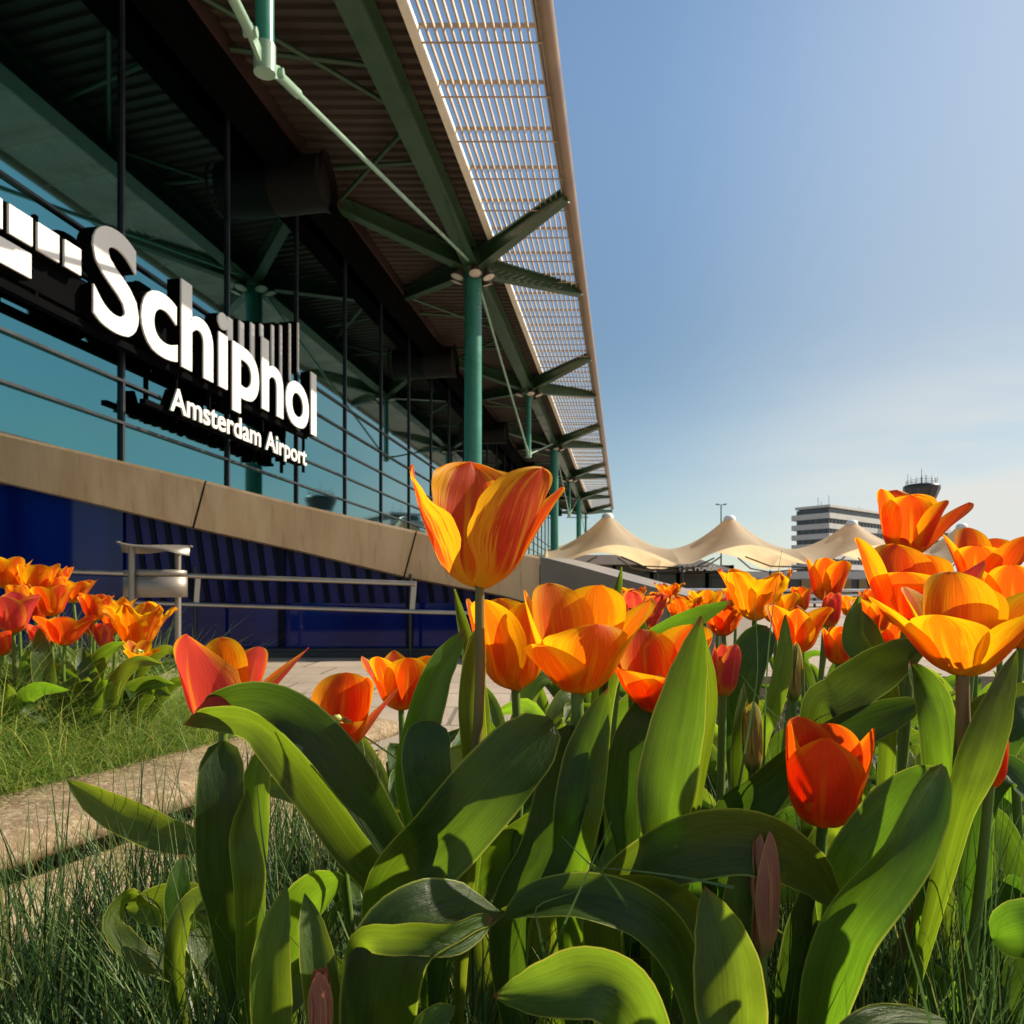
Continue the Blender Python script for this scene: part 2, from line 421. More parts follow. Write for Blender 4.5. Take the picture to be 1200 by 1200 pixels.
SUN_AZ, SUN_EL = R(70), R(37.7)
sd = Vector((math.cos(SUN_EL) * math.sin(SUN_AZ), math.cos(SUN_EL) * math.cos(SUN_AZ), math.sin(SUN_EL)))
sun_d = bpy.data.lights.new('sun', 'SUN'); sun = bpy.data.objects.new('sun', sun_d); COL.objects.link(sun)
sun_d.energy = 5.0; sun_d.angle = R(.5); sun_d.color = (1, .89, .70)
sun.location = (20, 20, 30); sun.rotation_euler = sd.to_track_quat('Z', 'Y').to_euler()

w = bpy.data.worlds.new('World'); scene.world = w; w.use_nodes = True
nt = w.node_tree; nt.nodes.clear()
wo = nt.nodes.new('ShaderNodeOutputWorld'); bg = nt.nodes.new('ShaderNodeBackground')
sky = nt.nodes.new('ShaderNodeTexSky'); sky.sky_type = 'NISHITA'; sky.sun_disc = False
sky.sun_elevation = SUN_EL; sky.sun_rotation = SUN_AZ; sky.air_density = 1.0; sky.dust_density = .35; sky.ozone_density = 2.0
bg.inputs['Strength'].default_value = .073
tc = nt.nodes.new('ShaderNodeTexCoord')
sp = nt.nodes.new('ShaderNodeSeparateXYZ'); nt.links.new(tc.outputs['Generated'], sp.inputs[0])
cl = noise(nt, tc.outputs['Generated'], 1.0, 5, .55, (1.6, 2.2, 9))
band = math_(nt, 'MULTIPLY', ramp(nt, sp.outputs['Z'], .34, .08), ramp(nt, sp.outputs['X'], .1, .6, .05, 1))
veil = math_(nt, 'ADD', ramp(nt, sp.outputs['X'], .12, .56, 0, .34), ramp(nt, sp.outputs['Z'], .3, .0, 0, .14))
cf = math_(nt, 'ADD', math_(nt, 'MULTIPLY', ramp(nt, cl, .33, .62), math_(nt, 'MULTIPLY', band, .85)), veil, None, True)
clear = mixc(nt, 1.0, mixc(nt, 1.0, sky.outputs[0], (1.0, 1.03, .955), 'MULTIPLY'), ramp(nt, sp.outputs['Z'], .25, .60, .92, 1.40), 'MULTIPLY')
nt.links.new(mixc(nt, cf, clear, (6.9, 7.0, 6.7)), bg.inputs['Color'])
nt.links.new(bg.outputs[0], wo.inputs['Surface'])

vs = scene.view_settings
vs.view_transform = 'Standard'; vs.look = 'None'; vs.exposure = .62; vs.gamma = 1; vs.use_curve_mapping = False
scene.render.engine = 'CYCLES'
scene.cycles.use_denoising = True
scene.cycles.max_bounces = 8; scene.cycles.diffuse_bounces = 4; scene.cycles.glossy_bounces = 4
scene.cycles.sample_clamp_indirect = 6

# ------------------------------------------------------------------ ground
KA, KB = .375, -.63 - .375 * .947
def kx(y, o=0): return KB + KA * y + o * 1.07          # the kerb line: x at distance y, o metres to its right
mb = MB(); S = 3000
mb.add([(-S, -S, 0), (S, -S, 0), (S, S, 0), (-S, S, 0)], [(0, 1, 2, 3)])
tag(mb.build('pavement', M['paving']), kind='structure')
BED = .6 - .36
mb = MB()
def slab(mb, poly, z0, z1):
    n = len(poly)
    mb.add([(x, y, z0) for x, y in poly] + [(x, y, z1) for x, y in poly],
           [list(range(n, 2 * n))] + [[i, (i + 1) % n, n + (i + 1) % n, n + i] for i in range(n)])
slab(mb, [(kx(-.6, .30), -.6), (3.6, -.6), (3.6, 3.5), (kx(3.5, .30), 3.5)], 0.004, BED)
tag(mb.build('soil', M['soil']), kind='structure')
mb = MB()
slab(mb, [(-4, -.3), (kx(-.3, -.23), -.3), (kx(1.85, -.23), 1.85), (-4, 2.3)], 0.004, .6 - .31)
tag(mb.build('soil', M['soil']), kind='structure')

def kerb_block(name, y0, y1, o0, o1, z0, z1, mat, seed, under):
    """a stone with worn, uneven edges"""
    rnd = random.Random(seed); n = 40; mb = MB(); rows = []
    prof = [(o0, z0), (o0, z1 - .014), (o0 + .008, z1 - .003), (o0 + .03, z1), (o1 - .05, z1), (o1 - .022, z1 - .002), (o1 - .007, z1 - .010), (o1 - .001, z1 - .024)] + ([(o1 - .002, z1 - .036), (o1 - .012, z1 - .042), (o1 - .07, z1 - .043), (o1 - .08, z0)] if under else [(o1, z0)])
    for i in range(n + 1):
        y = y0 + (y1 - y0) * i / n
        rows.append([Vector((kx(y, o) + rnd.uniform(-1, 1) * .0025, y, z + rnd.uniform(-1, 1) * .0025)) for o, z in prof])
    mb.grid(rows, smooth=True)
    mb.add(rows[-1], [list(range(len(prof)))])
    return tag(mb.build(name, M[mat]), kind='structure')
kerb_block('kerb', -.3, 1.9, -.235, 0, .004, .3, 'kerb', 3, True)
kerb_block('kerb', -.3, 1.95, -.06, .30, .004, .6 - .372, 'aggregate', 5, False)

# ------------------------------------------------------------------ terminal: glazed front
YB, YE = 3.0, 90.0
tb = empty('terminal_building', F(8, 20, -CAMZ), 'long glass terminal front reflecting the sky behind the big white lettering', 'building')
mb = MB()
mb.add([F(8, YB, -.6), F(8, YE, -.6), F(8, YE, 10.4), F(8, YB, 10.4)], [(0, 1, 2, 3)])
mb.add([F(8.3, YB, -.6), F(8.3, YE, -.6), F(8.3, YE, 10.4), F(8.3, YB, 10.4)], [(3, 2, 1, 0)])
mb.build('glazing', M['glass'], tb)
mb = MB()
y = 12.2 - 3.25 * 2
while y < YE:
    mb.bar(F(7.97, y, -.6), F(7.975, y, 10.4), .055, .05, up=NORF); y += 3.25
for k in range(15):
    h = 2.10 + k * .665
    if h < 5.7: mb.bar(F(7.975, YB, h), F(7.975, YE, h), .07, .04)
mb.build('mullions', M['dark'], tb)
mb = MB()
mb.bar(F(7.9, YB, 1.2), F(7.9, YE, 1.2), .25, 1.6)
mb.build('plinth', M['black'], tb)
mb = MB()
for a, b_ in ((13.6, 0), (52, 0)):
    pass
mb.bar(F(7.6, YB, 9.9), F(7.6, YE, 9.9), .5, .8)
mb.build('soffit_box', M['black'], tb)
for yy in (17.4, 30.6, 43.8, 57.0):
    mb = MB()
    mb.tube([F(8, yy + .25, 9.4), F(6.75, yy, 9.4)], .60, 24, caps=False)
    mb.tube([F(6.78, yy, 9.4), F(6.7, yy, 9.4)], .64, 24, caps=False)
    mb.tube([F(8, yy + .25, 9.4), F(6.9, yy + .02, 9.4)], .55, 24, caps=True)
    mb.build('air_duct', M['duct'], tb)

# ------------------------------------------------------------------ canopy
cp = empty('entrance_canopy', F(4.5, 22.8, -CAMZ), 'green steel canopy with brown ribbed deck and slatted edge along the glass front', 'canopy')
mb = MB()
DY0, DY1 = -6.0, YE
y = DY0; prof = []
while y < DY1:
    prof += [(y, 10.36), (y + .13, 10.36), (y + .16, 10.43), (y + .28, 10.43)]; y += .31
mb.grid([[F(3.92, a, b_) for a, b_ in prof], [F(8.05, a, b_) for a, b_ in prof]], smooth=False)
mb.add([F(3.9, DY0, 10.6), F(3.9, DY1, 10.6), F(9, DY1, 10.6), F(9, DY0, 10.6)], [(0, 1, 2, 3)])
mb.build('roof_deck', M['deck'], cp)
mb = MB(); mb.bar(F(7.4, DY0, 10.2), F(7.4, DY1, 10.2), .22, .34); mb.build('edge_beam', M['rust'], cp)
mb = MB(); mb.bar(F(3.84, DY0, 10.34), F(3.84, DY1, 10.34), .14, .24); mb.build('fascia_beam', M['cream'], cp)
mb = MB(); mb.tube([F(1.42, DY0, 10.42), F(1.42, DY1, 10.42)], .17, 16); mb.build('gutter', M['gutter'], cp)
mb = MB()
for i in range(14):
    o = 3.63 - i * .155
    mb.bar(F(o, DY0, 10.40), F(o, DY1, 10.40), .036, .095)
y = 14.1 - 1.55 * 12
while y < DY1:
    mb.bar(F(3.78, y, 10.50), F(1.5, y, 10.50), .07, .05)
    mb.tube([F(3.78, y + .16, 10.30), F(1.5, y + .16, 10.30)], .018, 6)
    y += 1.55
mb.build('slat_lattice', M['tan'], cp)
STARS = [-3.6 + 13.2 * i for i in range(8)]
def ibeam(mb, p, q, wd, ht, s1=1.0):
    mb.bar(p, q, .10, ht, .10, ht * s1)
    dn = Vector((0, 0, ht / 2)); dn1 = Vector((0, 0, ht * s1 / 2)); t = Vector((0, 0, .03))
    mb.bar(p - dn - t, q - dn1 - t, wd, .055, wd * .8 if s1 < 1 else wd, .055)
    mb.bar(p + dn + t, q + dn1 + t, wd, .055, wd * .8 if s1 < 1 else wd, .055)
for i, ys in enumerate(STARS):
    mb = MB()
    ye = ys + 13.2
    if ye < DY1: ibeam(mb, F(4.5, ys + .3, 9.95), F(4.5, ye - .3, 9.95), .42, .46); mb.build('ridge_beam', M['green'], cp)
    for so, sy in ((1, 1), (1, -1), (-1, 1), (-1, -1)):
        mb = MB()
        e = F(4.5 + so * 3.0, ys + sy * 3.1, 10.15 if so > 0 else 10.32)
        c0 = F(4.5 + so * .25, ys + sy * .28, 9.9)
        ibeam(mb, c0, e, .30, .44, .5)
        mb.build('arm', M['green'], cp)
    # hub plates
    mb = MB()
    mb.lathe([(.02, 9.55), (.42, 9.6), (.46, 9.7), (.46, 10.2), (.05, 10.25)], F(4.5, ys, 0) , 16)
    mb.build('hub', M['green'], cp)
    # cross bracing of the deck
    for sy in (1, -1):
        mb = MB(); mb.tube([F(7.35, ys + sy * 3.1, 10.14), F(4.6, ys + sy * 6.4, 10.1)], .055, 8); mb.build('brace', M['green'], cp)
        mb = MB(); mb.tube([F(7.35, ys + sy * 8.6, 10.14), F(4.6, ys + sy * 8.2, 10.1)], .055, 8); mb.build('brace', M['green'], cp)
    if i % 2 == 0:
        mb = MB(); mb.tube([F(4.5, ys, -.6), F(4.5, ys, 9.6)], .255, 24); mb.build('column', M['teal'], cp)
    else:
        mb = MB(); mb.tube([F(4.5, ys, 6.62), F(4.5, ys, 9.6)], .115, 16)
        col = mb.build('hanging_post', M['teal'], cp)
        mb = MB()
        mb.tube([F(4.5, ys, 6.55), F(4.5, ys, 6.9)], .135, 14)
        for sy in (1, -1):
            mb.bar(F(4.5, ys, 6.62), F(4.5, ys + sy * .42, 6.83), .05, .16)
            mb.tube([F(4.42, ys + sy * .36, 6.80), F(4.58, ys + sy * .36, 6.80)], .06, 10)
        mb.build('clevis', M['cable'], col)
        for sy in (1, -1):
            mb = MB(); a = F(4.5, ys + sy * .3, 6.77); b_ = F(4.5, ys + sy * 12.7, 9.75)
            d = (b_ - a)
            mb.tube([a, b_], .042, 10); mb.tube([a + d * .005, a + d * .055], .065, 10)
            mb.build('tie_rod', M['cable'], cp)
k = 0
FLN = ['nearest pale round floodlight under the first green hub', 'dark-rimmed floodlight facing left on the first column top', 'warm glowing-looking floodlight right of the first column top',
       'floodlight behind the first column on its right side', 'small floodlight tucked behind the first column on its left']
FLG = ['floodlights under the second canopy hub', 'floodlights under the third canopy hub', 'floodlights under the fourth canopy hub']
for si, ys in enumerate(STARS[2:6]):
    for j, az in enumerate((-80, -150, -25, 40, 165)):
        if si and j > 3: continue
        a = R(az); c = F(4.5, ys, 9.42) + Vector((math.cos(a) * .52, math.sin(a) * .52, 0))
        ax = Vector((math.cos(a) * .35, math.sin(a) * .35, -1)).normalized()
        if si == 0: lab, g = FLN[j], 'floodlights around the first column top'
        else: lab, g = ('cluster floodlight hanging from the ' + FLG[si - 1].split('the ')[1]), FLG[si - 1]
        e = empty('floodlight', c, lab, 'floodlight', g)
        mb = MB(); mb.lathe([(.01, -.26), (.09, -.25), (.12, -.14), (.185, .0), (.20, .03), (.185, .035)], c, 18, ax)
        mb.tube([c - ax * .24, F(4.5, ys, 9.66)], .03, 8)
        mb.build('housing', M['lampbody'], e)
        mb = MB(); mb.lathe([(.0, .03), (.10, .028), (.185, .01)], c, 18, ax); mb.build('glass', M['lampglass'], e)

# ------------------------------------------------------------------ sign
def text_mesh(body, off, ext):
    c = bpy.data.curves.new('lettering', 'FONT'); c.body = body; c.size = 1; c.offset = off; c.extrude = ext
    c.resolution_u = 6; c.space_character = 1.0
    o = bpy.data.objects.new('lettering', c); COL.objects.link(o)
    dg = bpy.context.evaluated_depsgraph_get()
    me = bpy.data.meshes.new_from_object(o.evaluated_get(dg))
    vs_ = [v.co.copy() for v in me.vertices]; fs = [list(p.vertices) for p in me.polygons]
    bpy.data.objects.remove(o); bpy.data.curves.remove(c); bpy.data.meshes.remove(me)
    return vs_, fs
def sign_text(parent, body, off, y0, y1, h0, cap, bold, depth):
    """h0 baseline, cap = height of the tallest letter above it"""
    vs_, fs = text_mesh(body, bold, .5)
    x0 = min(v.x for v in vs_); x1 = max(v.x for v in vs_); top = max(v.y for v in vs_)
    L = (F(0, y1, 0) - F(0, y0, 0)).length
    def put(v, za, zb):
        return F(off, y0, 0) + DIRF * ((v.x - x0) / (x1 - x0) * L) + UP * (h0 + v.y / top * cap * (1 if v.y > 0 else .68)) + NORF * (za + (v.z + .5) * (zb - za))
    mb = MB(); mb.add([put(v, .0, .03) for v in vs_], fs); face = mb.build('lettering', M['white'], parent)
    mb = MB(); mb.add([put(v, -depth, -.004) for v in vs_], fs); mb.build('letter_sides', M['black'], parent)
sg = empty('airport_sign', F(7.5, 14, 3.5), 'large white raised lettering with striped logo mounted on the glass front', 'sign')
sign_text(sg, 'Schiphol', 7.5, 10.80, 18.62, 3.93, 1.47, .022, .24)
sign_text(sg, 'Amsterdam Airport', 7.5, 12.64, 18.05, 3.09, .40, .012, .20)
def plate(mbw, mbk, y0, y1, h0, h1, dep=.22, o=7.5):
    a = o; b_ = o + .03; c = o + .034; d = c + dep
    mbw.box8([F(a, y0, h0), F(a, y1, h0), F(b_, y1, h0), F(b_, y0, h0), F(a, y0, h1), F(a, y1, h1), F(b_, y1, h1), F(b_, y0, h1)])
    y0 -= .02; y1 += .02; h0 -= .02; h1 += .02
    mbk.box8([F(c, y0, h0), F(c, y1, h0), F(d, y1, h0), F(d, y0, h0), F(c, y0, h1), F(c, y1, h1), F(d, y1, h1), F(d, y0, h1)])
def logo_bar(*a, **k):
    mbw, mbk = MB(), MB(); plate(mbw, mbk, *a, **k)
    p_ = mbk.build('logo_bar', M['black'], sg); mbw.build('face', M['white'], p_)
for y0, y1 in ((8.4, 8.8), (8.9, 9.26), (9.36, 9.73), (9.82, 10.19), (10.29, 10.60)):
    logo_bar(y0, y1, 4.44, 4.80)
logo_bar(8.0, 9.71, 4.03, 4.34)
tops = [5.38, 5.47, 5.6, 5.72, 5.88, 6.02, 6.22, 6.40]
for i, yc in enumerate((14.8, 15.25, 15.7, 16.1, 16.6, 17.0, 17.46, 17.9)):
    wd = .20 - .022 * i
    logo_bar(yc - wd / 2, yc + wd / 2, 4.6 if i < 7 else 5.25, tops[i], .20, 7.60)
mb = MB()
mb.bar(F(7.70, 8.0, 3.86), F(7.70, 18.5, 3.86), .12, .10); mb.bar(F(7.72, 9.7, 4.25), F(7.72, 18.4, 4.25), .08, .5)
mb.bar(F(7.66, 12.2, 3.12), F(7.66, 18.0, 3.12), .10, .08)
y = 9.0
while y < 18.5:
    mb.bar(F(7.72, y, 3.0 if y > 12.4 else 3.9), F(7.72, y, 5.0), .06, .06); mb.bar(F(7.72, y, 4.3), F(7.98, y, 4.3), .05, .05); y += 1.05
mb.build('sign_frame', M['black'], sg)

# ------------------------------------------------------------------ blue wall, sloping parapet, rails
DW = 7.9
bw = empty('blue_wall', P(250, 768, DW), 'glossy navy blue glass wall below the sloping bronze parapet', 'wall')
def flat_poly(mb, pts, thick=.12):
    n = len(pts); back = [p + Vector((0, thick, 0)) for p in pts]
    mb.add(pts + back, [list(range(n))[::-1]] + [[i, (i + 1) % n, n + (i + 1) % n, n + i] for i in range(n)])
mb = MB()
xs = [-260, -60, 145]
for a, b_ in zip(xs, xs[1:]):
    pa, pb = P(a + 1.0, 700, DW), P(b_ - 1.0, 700, DW)
    flat_poly(mb, [Vector((pa.x, DW, .0)), Vector((pb.x, DW, .0)), Vector((pb.x, DW, 1.75)), Vector((pa.x, DW, 1.75))])
mb.build('plain_panel', M['navy'], bw)
mb = MB(); pa, pb = P(146, 700, DW), P(632, 700, DW)
flat_poly(mb, [Vector((pa.x, DW + .03, .0)), Vector((pb.x, DW + .03, .0)), Vector((pb.x, DW + .03, .6)), Vector((pa.x, DW + .03, 1.5))])
mb.build('striped_panel', M['violet'], bw)
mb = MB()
for i in range(24):  # slanted dark strips stand in for stripes mirrored in the glass
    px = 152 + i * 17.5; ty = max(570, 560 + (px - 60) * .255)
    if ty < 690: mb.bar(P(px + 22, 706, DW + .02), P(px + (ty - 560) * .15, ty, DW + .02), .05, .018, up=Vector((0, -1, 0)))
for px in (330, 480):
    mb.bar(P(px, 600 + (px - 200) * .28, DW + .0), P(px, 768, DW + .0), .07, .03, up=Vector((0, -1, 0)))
mb.build('reflection_strips', M['fin'], bw)
mb = MB(); pa, pb = P(147, 707, DW + .02), P(632, 770, DW + .02)
mb.box((pa.x, DW + .005, .0), (pb.x, DW + .028, pa.z)); mb.build('lower_panel', M['navy'], bw)
mb = MB(); pa, pb = P(-100, 700, 7.6), P(640, 700, 7.6)
mb.box((pa.x, 7.62, .004), (pb.x, 7.88, .055)); mb.box((pa.x, 7.70, .055), (pb.x, 7.88, .085)); mb.build('ledge', M['dark'], bw)

pp = empty('sloping_parapet', P(400, 625, 7.75), 'sloping bronze clad parapet with leaning seams above the blue wall', 'parapet')
top = [(-260, 447), (-60, 493), (0, 507), (120, 535), (240, 563), (350, 591), (483, 621), (590, 643), (632, 652)]
bot = [(-260, 505), (-60, 553), (0, 566), (120, 594), (240, 623), (350, 647), (477, 678), (590, 700), (632, 712)]
mb = MB()
rows = [[P(px, py, 7.72) for px, py in top], [P(px, py + 3, 7.70) for px, py in top], [P(px, py - 2, 7.74) for px, py in bot], [P(px, py, 7.78) for px, py in bot], [P(px, py, 8.02) for px, py in bot]]
rows = [[P(px, py, 8.15) for px, py in top]] + rows
mb.grid(rows, smooth=False)
mb.build('fascia_panel', M['bronze'], pp)
for a, b_ in (((241, 563.5), (226, 619)), ((488, 622.5), (473, 677)), ((-8, 506), (-22, 561))):
    mb = MB(); mb.bar(P(a[0], a[1], 7.695), P(b_[0], b_[1], 7.733), .012, .012, up=Vector((0, -1, 0))); mb.build('seam', M['black'], pp)
# end of the parapet swings towards the flower bed
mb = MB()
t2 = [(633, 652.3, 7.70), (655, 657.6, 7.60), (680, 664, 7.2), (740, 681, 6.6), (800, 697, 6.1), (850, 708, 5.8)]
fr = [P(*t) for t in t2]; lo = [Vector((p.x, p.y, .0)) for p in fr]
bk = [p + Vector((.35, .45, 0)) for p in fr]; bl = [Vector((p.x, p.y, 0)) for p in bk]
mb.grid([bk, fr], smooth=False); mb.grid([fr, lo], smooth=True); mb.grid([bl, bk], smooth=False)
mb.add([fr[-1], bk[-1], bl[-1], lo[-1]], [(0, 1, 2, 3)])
mb.build('end_panel', M['shadeclad'], pp)

hr = empty('handrail', P(300, 772, 7.4), 'two-bar steel handrail in front of the navy wall', 'handrail')
mb = MB(); mb.tube([P(-120, 663, 7.45), P(30, 668, 7.45), P(400, 681, 7.45), P(487, 684, 7.45)], .026, 10); mb.build('rail', M['rail'], hr)
mb = MB(); mb.tube([P(-120, 699, 7.45), P(133, 705.5, 7.45), P(400, 714, 7.45), P(640, 722, 7.45)], .022, 10); mb.build('rail', M['rail'], hr)
for px in (-60, 229, 481):
    mb = MB(); a = P(px, 660 + .035 * px + 2, 7.49)
    mb.tube([(a.x, 7.49, .085 if 0 else .0), (a.x, 7.49, a.z + .05)], .018, 8); mb.build('post', M['dark'], hr)
    mb = MB(); mb.bar((a.x + .04, 7.47, a.z - .02), (a.x + .02, 7.47, a.z - .30), .05, .012, up=Vector((0, -1, 0))); mb.build('bracket', M['rail'], hr)

# ------------------------------------------------------------------ litter bin
DB = 6.0
lb = empty('litter_bin', Vector((P(180, 0, DB).x, DB, 0)), 'stainless steel litter bin with curved rain roof on two posts', 'litter bin')
for px, dy, tp in ((154.5, -.14, 640), (208.5, .13, 643)):
    mb = MB(); a = P(px, tp, DB + dy)
    mb.tube([(a.x, a.y, .0), (a.x, a.y, a.z)], .024, 16)
    mb.lathe([(.024, .0), (.05, .0), (.05, .012), (.024, .014)], (a.x, a.y, .003), 16)
    post = mb.build('post', M['steel'], lb)
    if px > 200:
        mb = MB(); c = Vector((a.x, a.y - .03, P(0, 757, DB + dy).z))
        mb.lathe([(.028, -.03), (.036, -.03), (.036, .03), (.028, .03)], (a.x, a.y, c.z), 12)
        mb.bar(c + Vector((-.09, -.01, .01)), c + Vector((0, -.005, 0)), .012, .01); mb.bar(c + Vector((0, -.01, -.02)), c + Vector((.05, -.02, -.035)), .02, .02)
        mb.build('clamp', M['steel'], post)
mb = MB(); cx = P(182, 0, DB).x
def drum(mb, r0, r1, z0, z1, sx=1.0):
    n = 28
    mb.grid([[Vector((cx + math.cos(2 * math.pi * k / n) * r * .245, DB + math.sin(2 * math.pi * k / n) * r * .14, z)) for k in range(n)] for r, z in ((r0, z0), (r1, z0 + .004), (r1, z1 - .004), (r0, z1))], closed=True)
za, zb = P(0, 700, DB).z, P(0, 668, DB).z
drum(mb, .9, 1.0, za, zb - .052); drum(mb, .86, .985, zb - .050, zb)
n = 28
mb.add([Vector((cx + math.cos(2 * math.pi * k / n) * .22, DB + math.sin(2 * math.pi * k / n) * .125, za + .004)) for k in range(n)], [list(range(n))])
mb.build('basket', M['steel'], lb)
mb = MB(); rows = []; rows2 = []
for i in range(25):
    u = -1 + 2 * i / 24; wd = math.sqrt(max(0, 1 - u ** 4)) * .19 + .01
    zc = P(0, 639, DB).z + .010 * math.sin(u * math.pi) - .014 * u
    r = []
    for j in range(9):
        v = -1 + 2 * j / 8
        r.append(Vector((cx + .27 * u, DB + wd * v, zc + .028 * v * (1 if u > 0 else 1) * (u * 1.3) - .02 * (v * v) )))
    rows.append(r); rows2.append([p + Vector((0, 0, -.012)) for p in r])
mb.grid(rows); mb.grid([r[::-1] for r in rows2])
mb.grid([[r[0] for r in rows], [r[0] for r in rows2]]); mb.grid([[r[-1] for r in rows2], [r[-1] for r in rows]])
mb.build('rain_roof', M['steel'], lb)

# ------------------------------------------------------------------ tents, shops, fence, tower (right background)
def tent(px, D, half, zp, label):
    c = P(px, 700, D); o = Vector((c.x, D, 0))
    e = empty('peaked_tent', o, label, 'tent', 'row of peaked tents')
    mb = MB(); nseg = 64; rows = []; zc, zm = 2.40, 3.75
    for i in range(19):
        s = i / 18; r = []
        for k in range(nseg):
            a = 2 * math.pi * (k + .5) / nseg; ca, sa = math.cos(a), math.sin(a)
            m = max(abs(ca), abs(sa)); bx, by = ca / m * half, sa / m * half
            t = min(abs(ca), abs(sa)) / m                       # 1 at a corner
            zb_ = zm + (zc - zm) * t ** 1.6
            pull = 1.0
            rr = .075 + (1 - .075) * s
            z = zb_ + (zp - .15 - zb_) * (1 - s) ** 1.75
            r.append(o + Vector((bx * rr * pull if s > .3 else ca * half * rr * (1 - s / .3) + bx * rr * pull * (s / .3),
                                 by * rr * pull if s > .3 else sa * half * rr * (1 - s / .3) + by * rr * pull * (s / .3), z)))
        rows.append(r)
    mb.grid(rows, closed=True); mb.build('fabric', M['tent'], e)
    mb = MB(); mb.lathe([(half * .095, zp - .28), (half * .098, zp - .16), (half * .085, zp - .02), (half * .05, zp + .07), (.01, zp + .1)], o, 24); mb.build('cap', M['tentcap'], e)
    for sx in (-1, 1):
        for sy in (-1, 1):
            mb = MB(); q = o + Vector((sx * half, sy * half, 0))
            mb.tube([q, q + Vector((0, 0, 2.5))], .07, 8); mb.build('post', M['dark'], e)
    mb = MB()
    for sx in (-1, 1):
        for sy in (-1, 1):
            q = o + Vector((sx * half, sy * half, 2.38)); mb.tube([q, o + Vector((sx * half * .5, sy * half * .5, 2.55)), o + Vector((sx * half * .2, sy * half * .2, 3.2))], .05, 6)
    mb.build('rafters', M['dark'], e)
tent(712, 50, 3.96, 6.0, 'cream peaked tent nearest the terminal canopy')
tent(855, 50, 3.96, 5.85, 'cream peaked tent under the twin-headed lamp post')
tent(998, 50, 3.96, 5.55, 'cream peaked tent in front of the striped office block')
tent(1127, 56, 4.0, 5.9, 'shaded peaked tent behind the tall right tulips')
tent(1262, 56, 4.0, 5.9, 'peaked tent at the right end of its row')

sh = empty('shop_building', P(760, 709, 62), 'dark glazed shop front with pale fascia seen under the tents', 'shop')
pa, pb = P(600, 700, 62), P(860, 700, 62)
mb = MB(); mb.box((pa.x - 6, 62, 0), (pb.x, 74, 3.2)); mb.build('glazing', M['shopglass'], sh)
mb = MB(); mb.box((pa.x - 6, 60.6, 3.2), (P(775, 0, 62).x, 74.2, 3.95)); mb.build('fascia', M['fascia'], sh)
mb = MB(); a, b_, c = P(783, 663, 60.5), P(815, 654, 60.5), P(868, 670, 60.5)
flat_poly(mb, [a, P(800, 664, 60.5), P(868, 672, 60.5), c, b_], 10); mb.build('gable', M['conc'], sh)
for px in (640, 676, 720, 764, 795, 829, 858):
    mb = MB(); q = P(px, 700, 61.9); mb.box((q.x - .12, 61.8, 0), (q.x + .12, 61.98, 3.2)); mb.build('glazing_bar', M['black'], sh)
def flat_text(body, loc, h, mat, parent, name='lettering'):
    vs_, fs = text_mesh(body, .02, .02); top_ = max(v.y for v in vs_)
    mb = MB(); mb.add([Vector(loc) + Vector((v.x / top_ * h, -v.z * 2, v.y / top_ * h)) for v in vs_], fs); mb.build(name, mat, parent)
q = P(806, 668.5, 60.3); flat_text('& PLAZA', (q.x, 60.3, q.z), .42, M['white'], sh)
mb = MB(); q = P(800, 666.5, 60.3); n = 24
mb.grid([[q + Vector((math.cos(6.2832 * k / n) * r, -.02, math.sin(6.2832 * k / n) * r)) for k in range(n)] for r in (.16, .27)], closed=True); mb.build('logo', M['white'], sh)
mb = MB(); mb.box((P(770, 0, 60).x, 60.4, 2.55), (P(860, 0, 60).x, 61.9, 2.62)); mb.build('sign_rail', M['dark'], sh)

bb = empty('low_annex', P(1000, 706, 80), 'low annex with ochre panels and window strips behind the tents', 'building')
pa, pb = P(860, 700, 80), P(1420, 700, 80)
mb = MB(); mb.box((pa.x, 80, 0), (pb.x, 92, 1.0)); mb.box((pa.x, 80, 2.5), (pb.x, 92, 3.3)); mb.build('wall', M['conc'], bb)
mb = MB(); mb.box((pa.x + .1, 80.1, 1.0), (pb.x, 91, 2.5)); mb.build('window_strip', M['winband'], bb)
for k in range(16):
    mb = MB(); x = pa.x + 1 + k * 3.0; mb.box((x, 79.9, 1.0), (x + (1.2 if k % 3 else 2.2), 80.05, 2.5)); mb.build('ochre_panel', M['ochre'], bb)

gf = empty('guard_rail', P(900, 745, 12), 'low three-bar pale metal guard rail beyond the tulip bed', 'railing')
a, b_ = P(790, 700, 12), P(1400, 700, 12)
for z in (.72, .625, .53):
    mb = MB(); mb.tube([(a.x, 12, z), (b_.x, 12.0, z - .03)], .021, 8); mb.build('rail', M['whiterail'], gf)
for k in range(6):
    x = a.x + .1 + k * 1.5; mb = MB(); mb.tube([(x, 12.03, 0), (x, 12.03, .70)], .025, 8); mb.build('post', M['whiterail'], gf)

# a passer-by beyond the guard rail
def skin(name, verts, edges, rad, mat, parent, o):
    me = bpy.data.meshes.new(name); me.from_pydata(verts, edges, [])
    ob = bpy.data.objects.new(name, me); COL.objects.link(ob); me.materials.append(mat); ob['_o'] = tuple(o); ob.parent = parent
    m_ = ob.modifiers.new('skin', 'SKIN'); m_.use_smooth_shade = True
    for v_, r_ in zip(me.skin_vertices[0].data, rad): v_.radius = (r_, r_ * .8)
    me.skin_vertices[0].data[0].use_root = True
    ob.modifiers.new('sub', 'SUBSURF').render_levels = 2
    return ob
o = Vector((P(1027, 0, 24).x, 24, 0)); pe = empty('person', o, 'person in a dark navy jacket beyond the guard rail, mostly hidden by orange tulips', 'person')
M['cloth'] = plain('navy_cloth', (.012, .014, .035), .85, scale=20); M['denim'] = plain('dark_trousers', (.02, .022, .03), .9, scale=20)
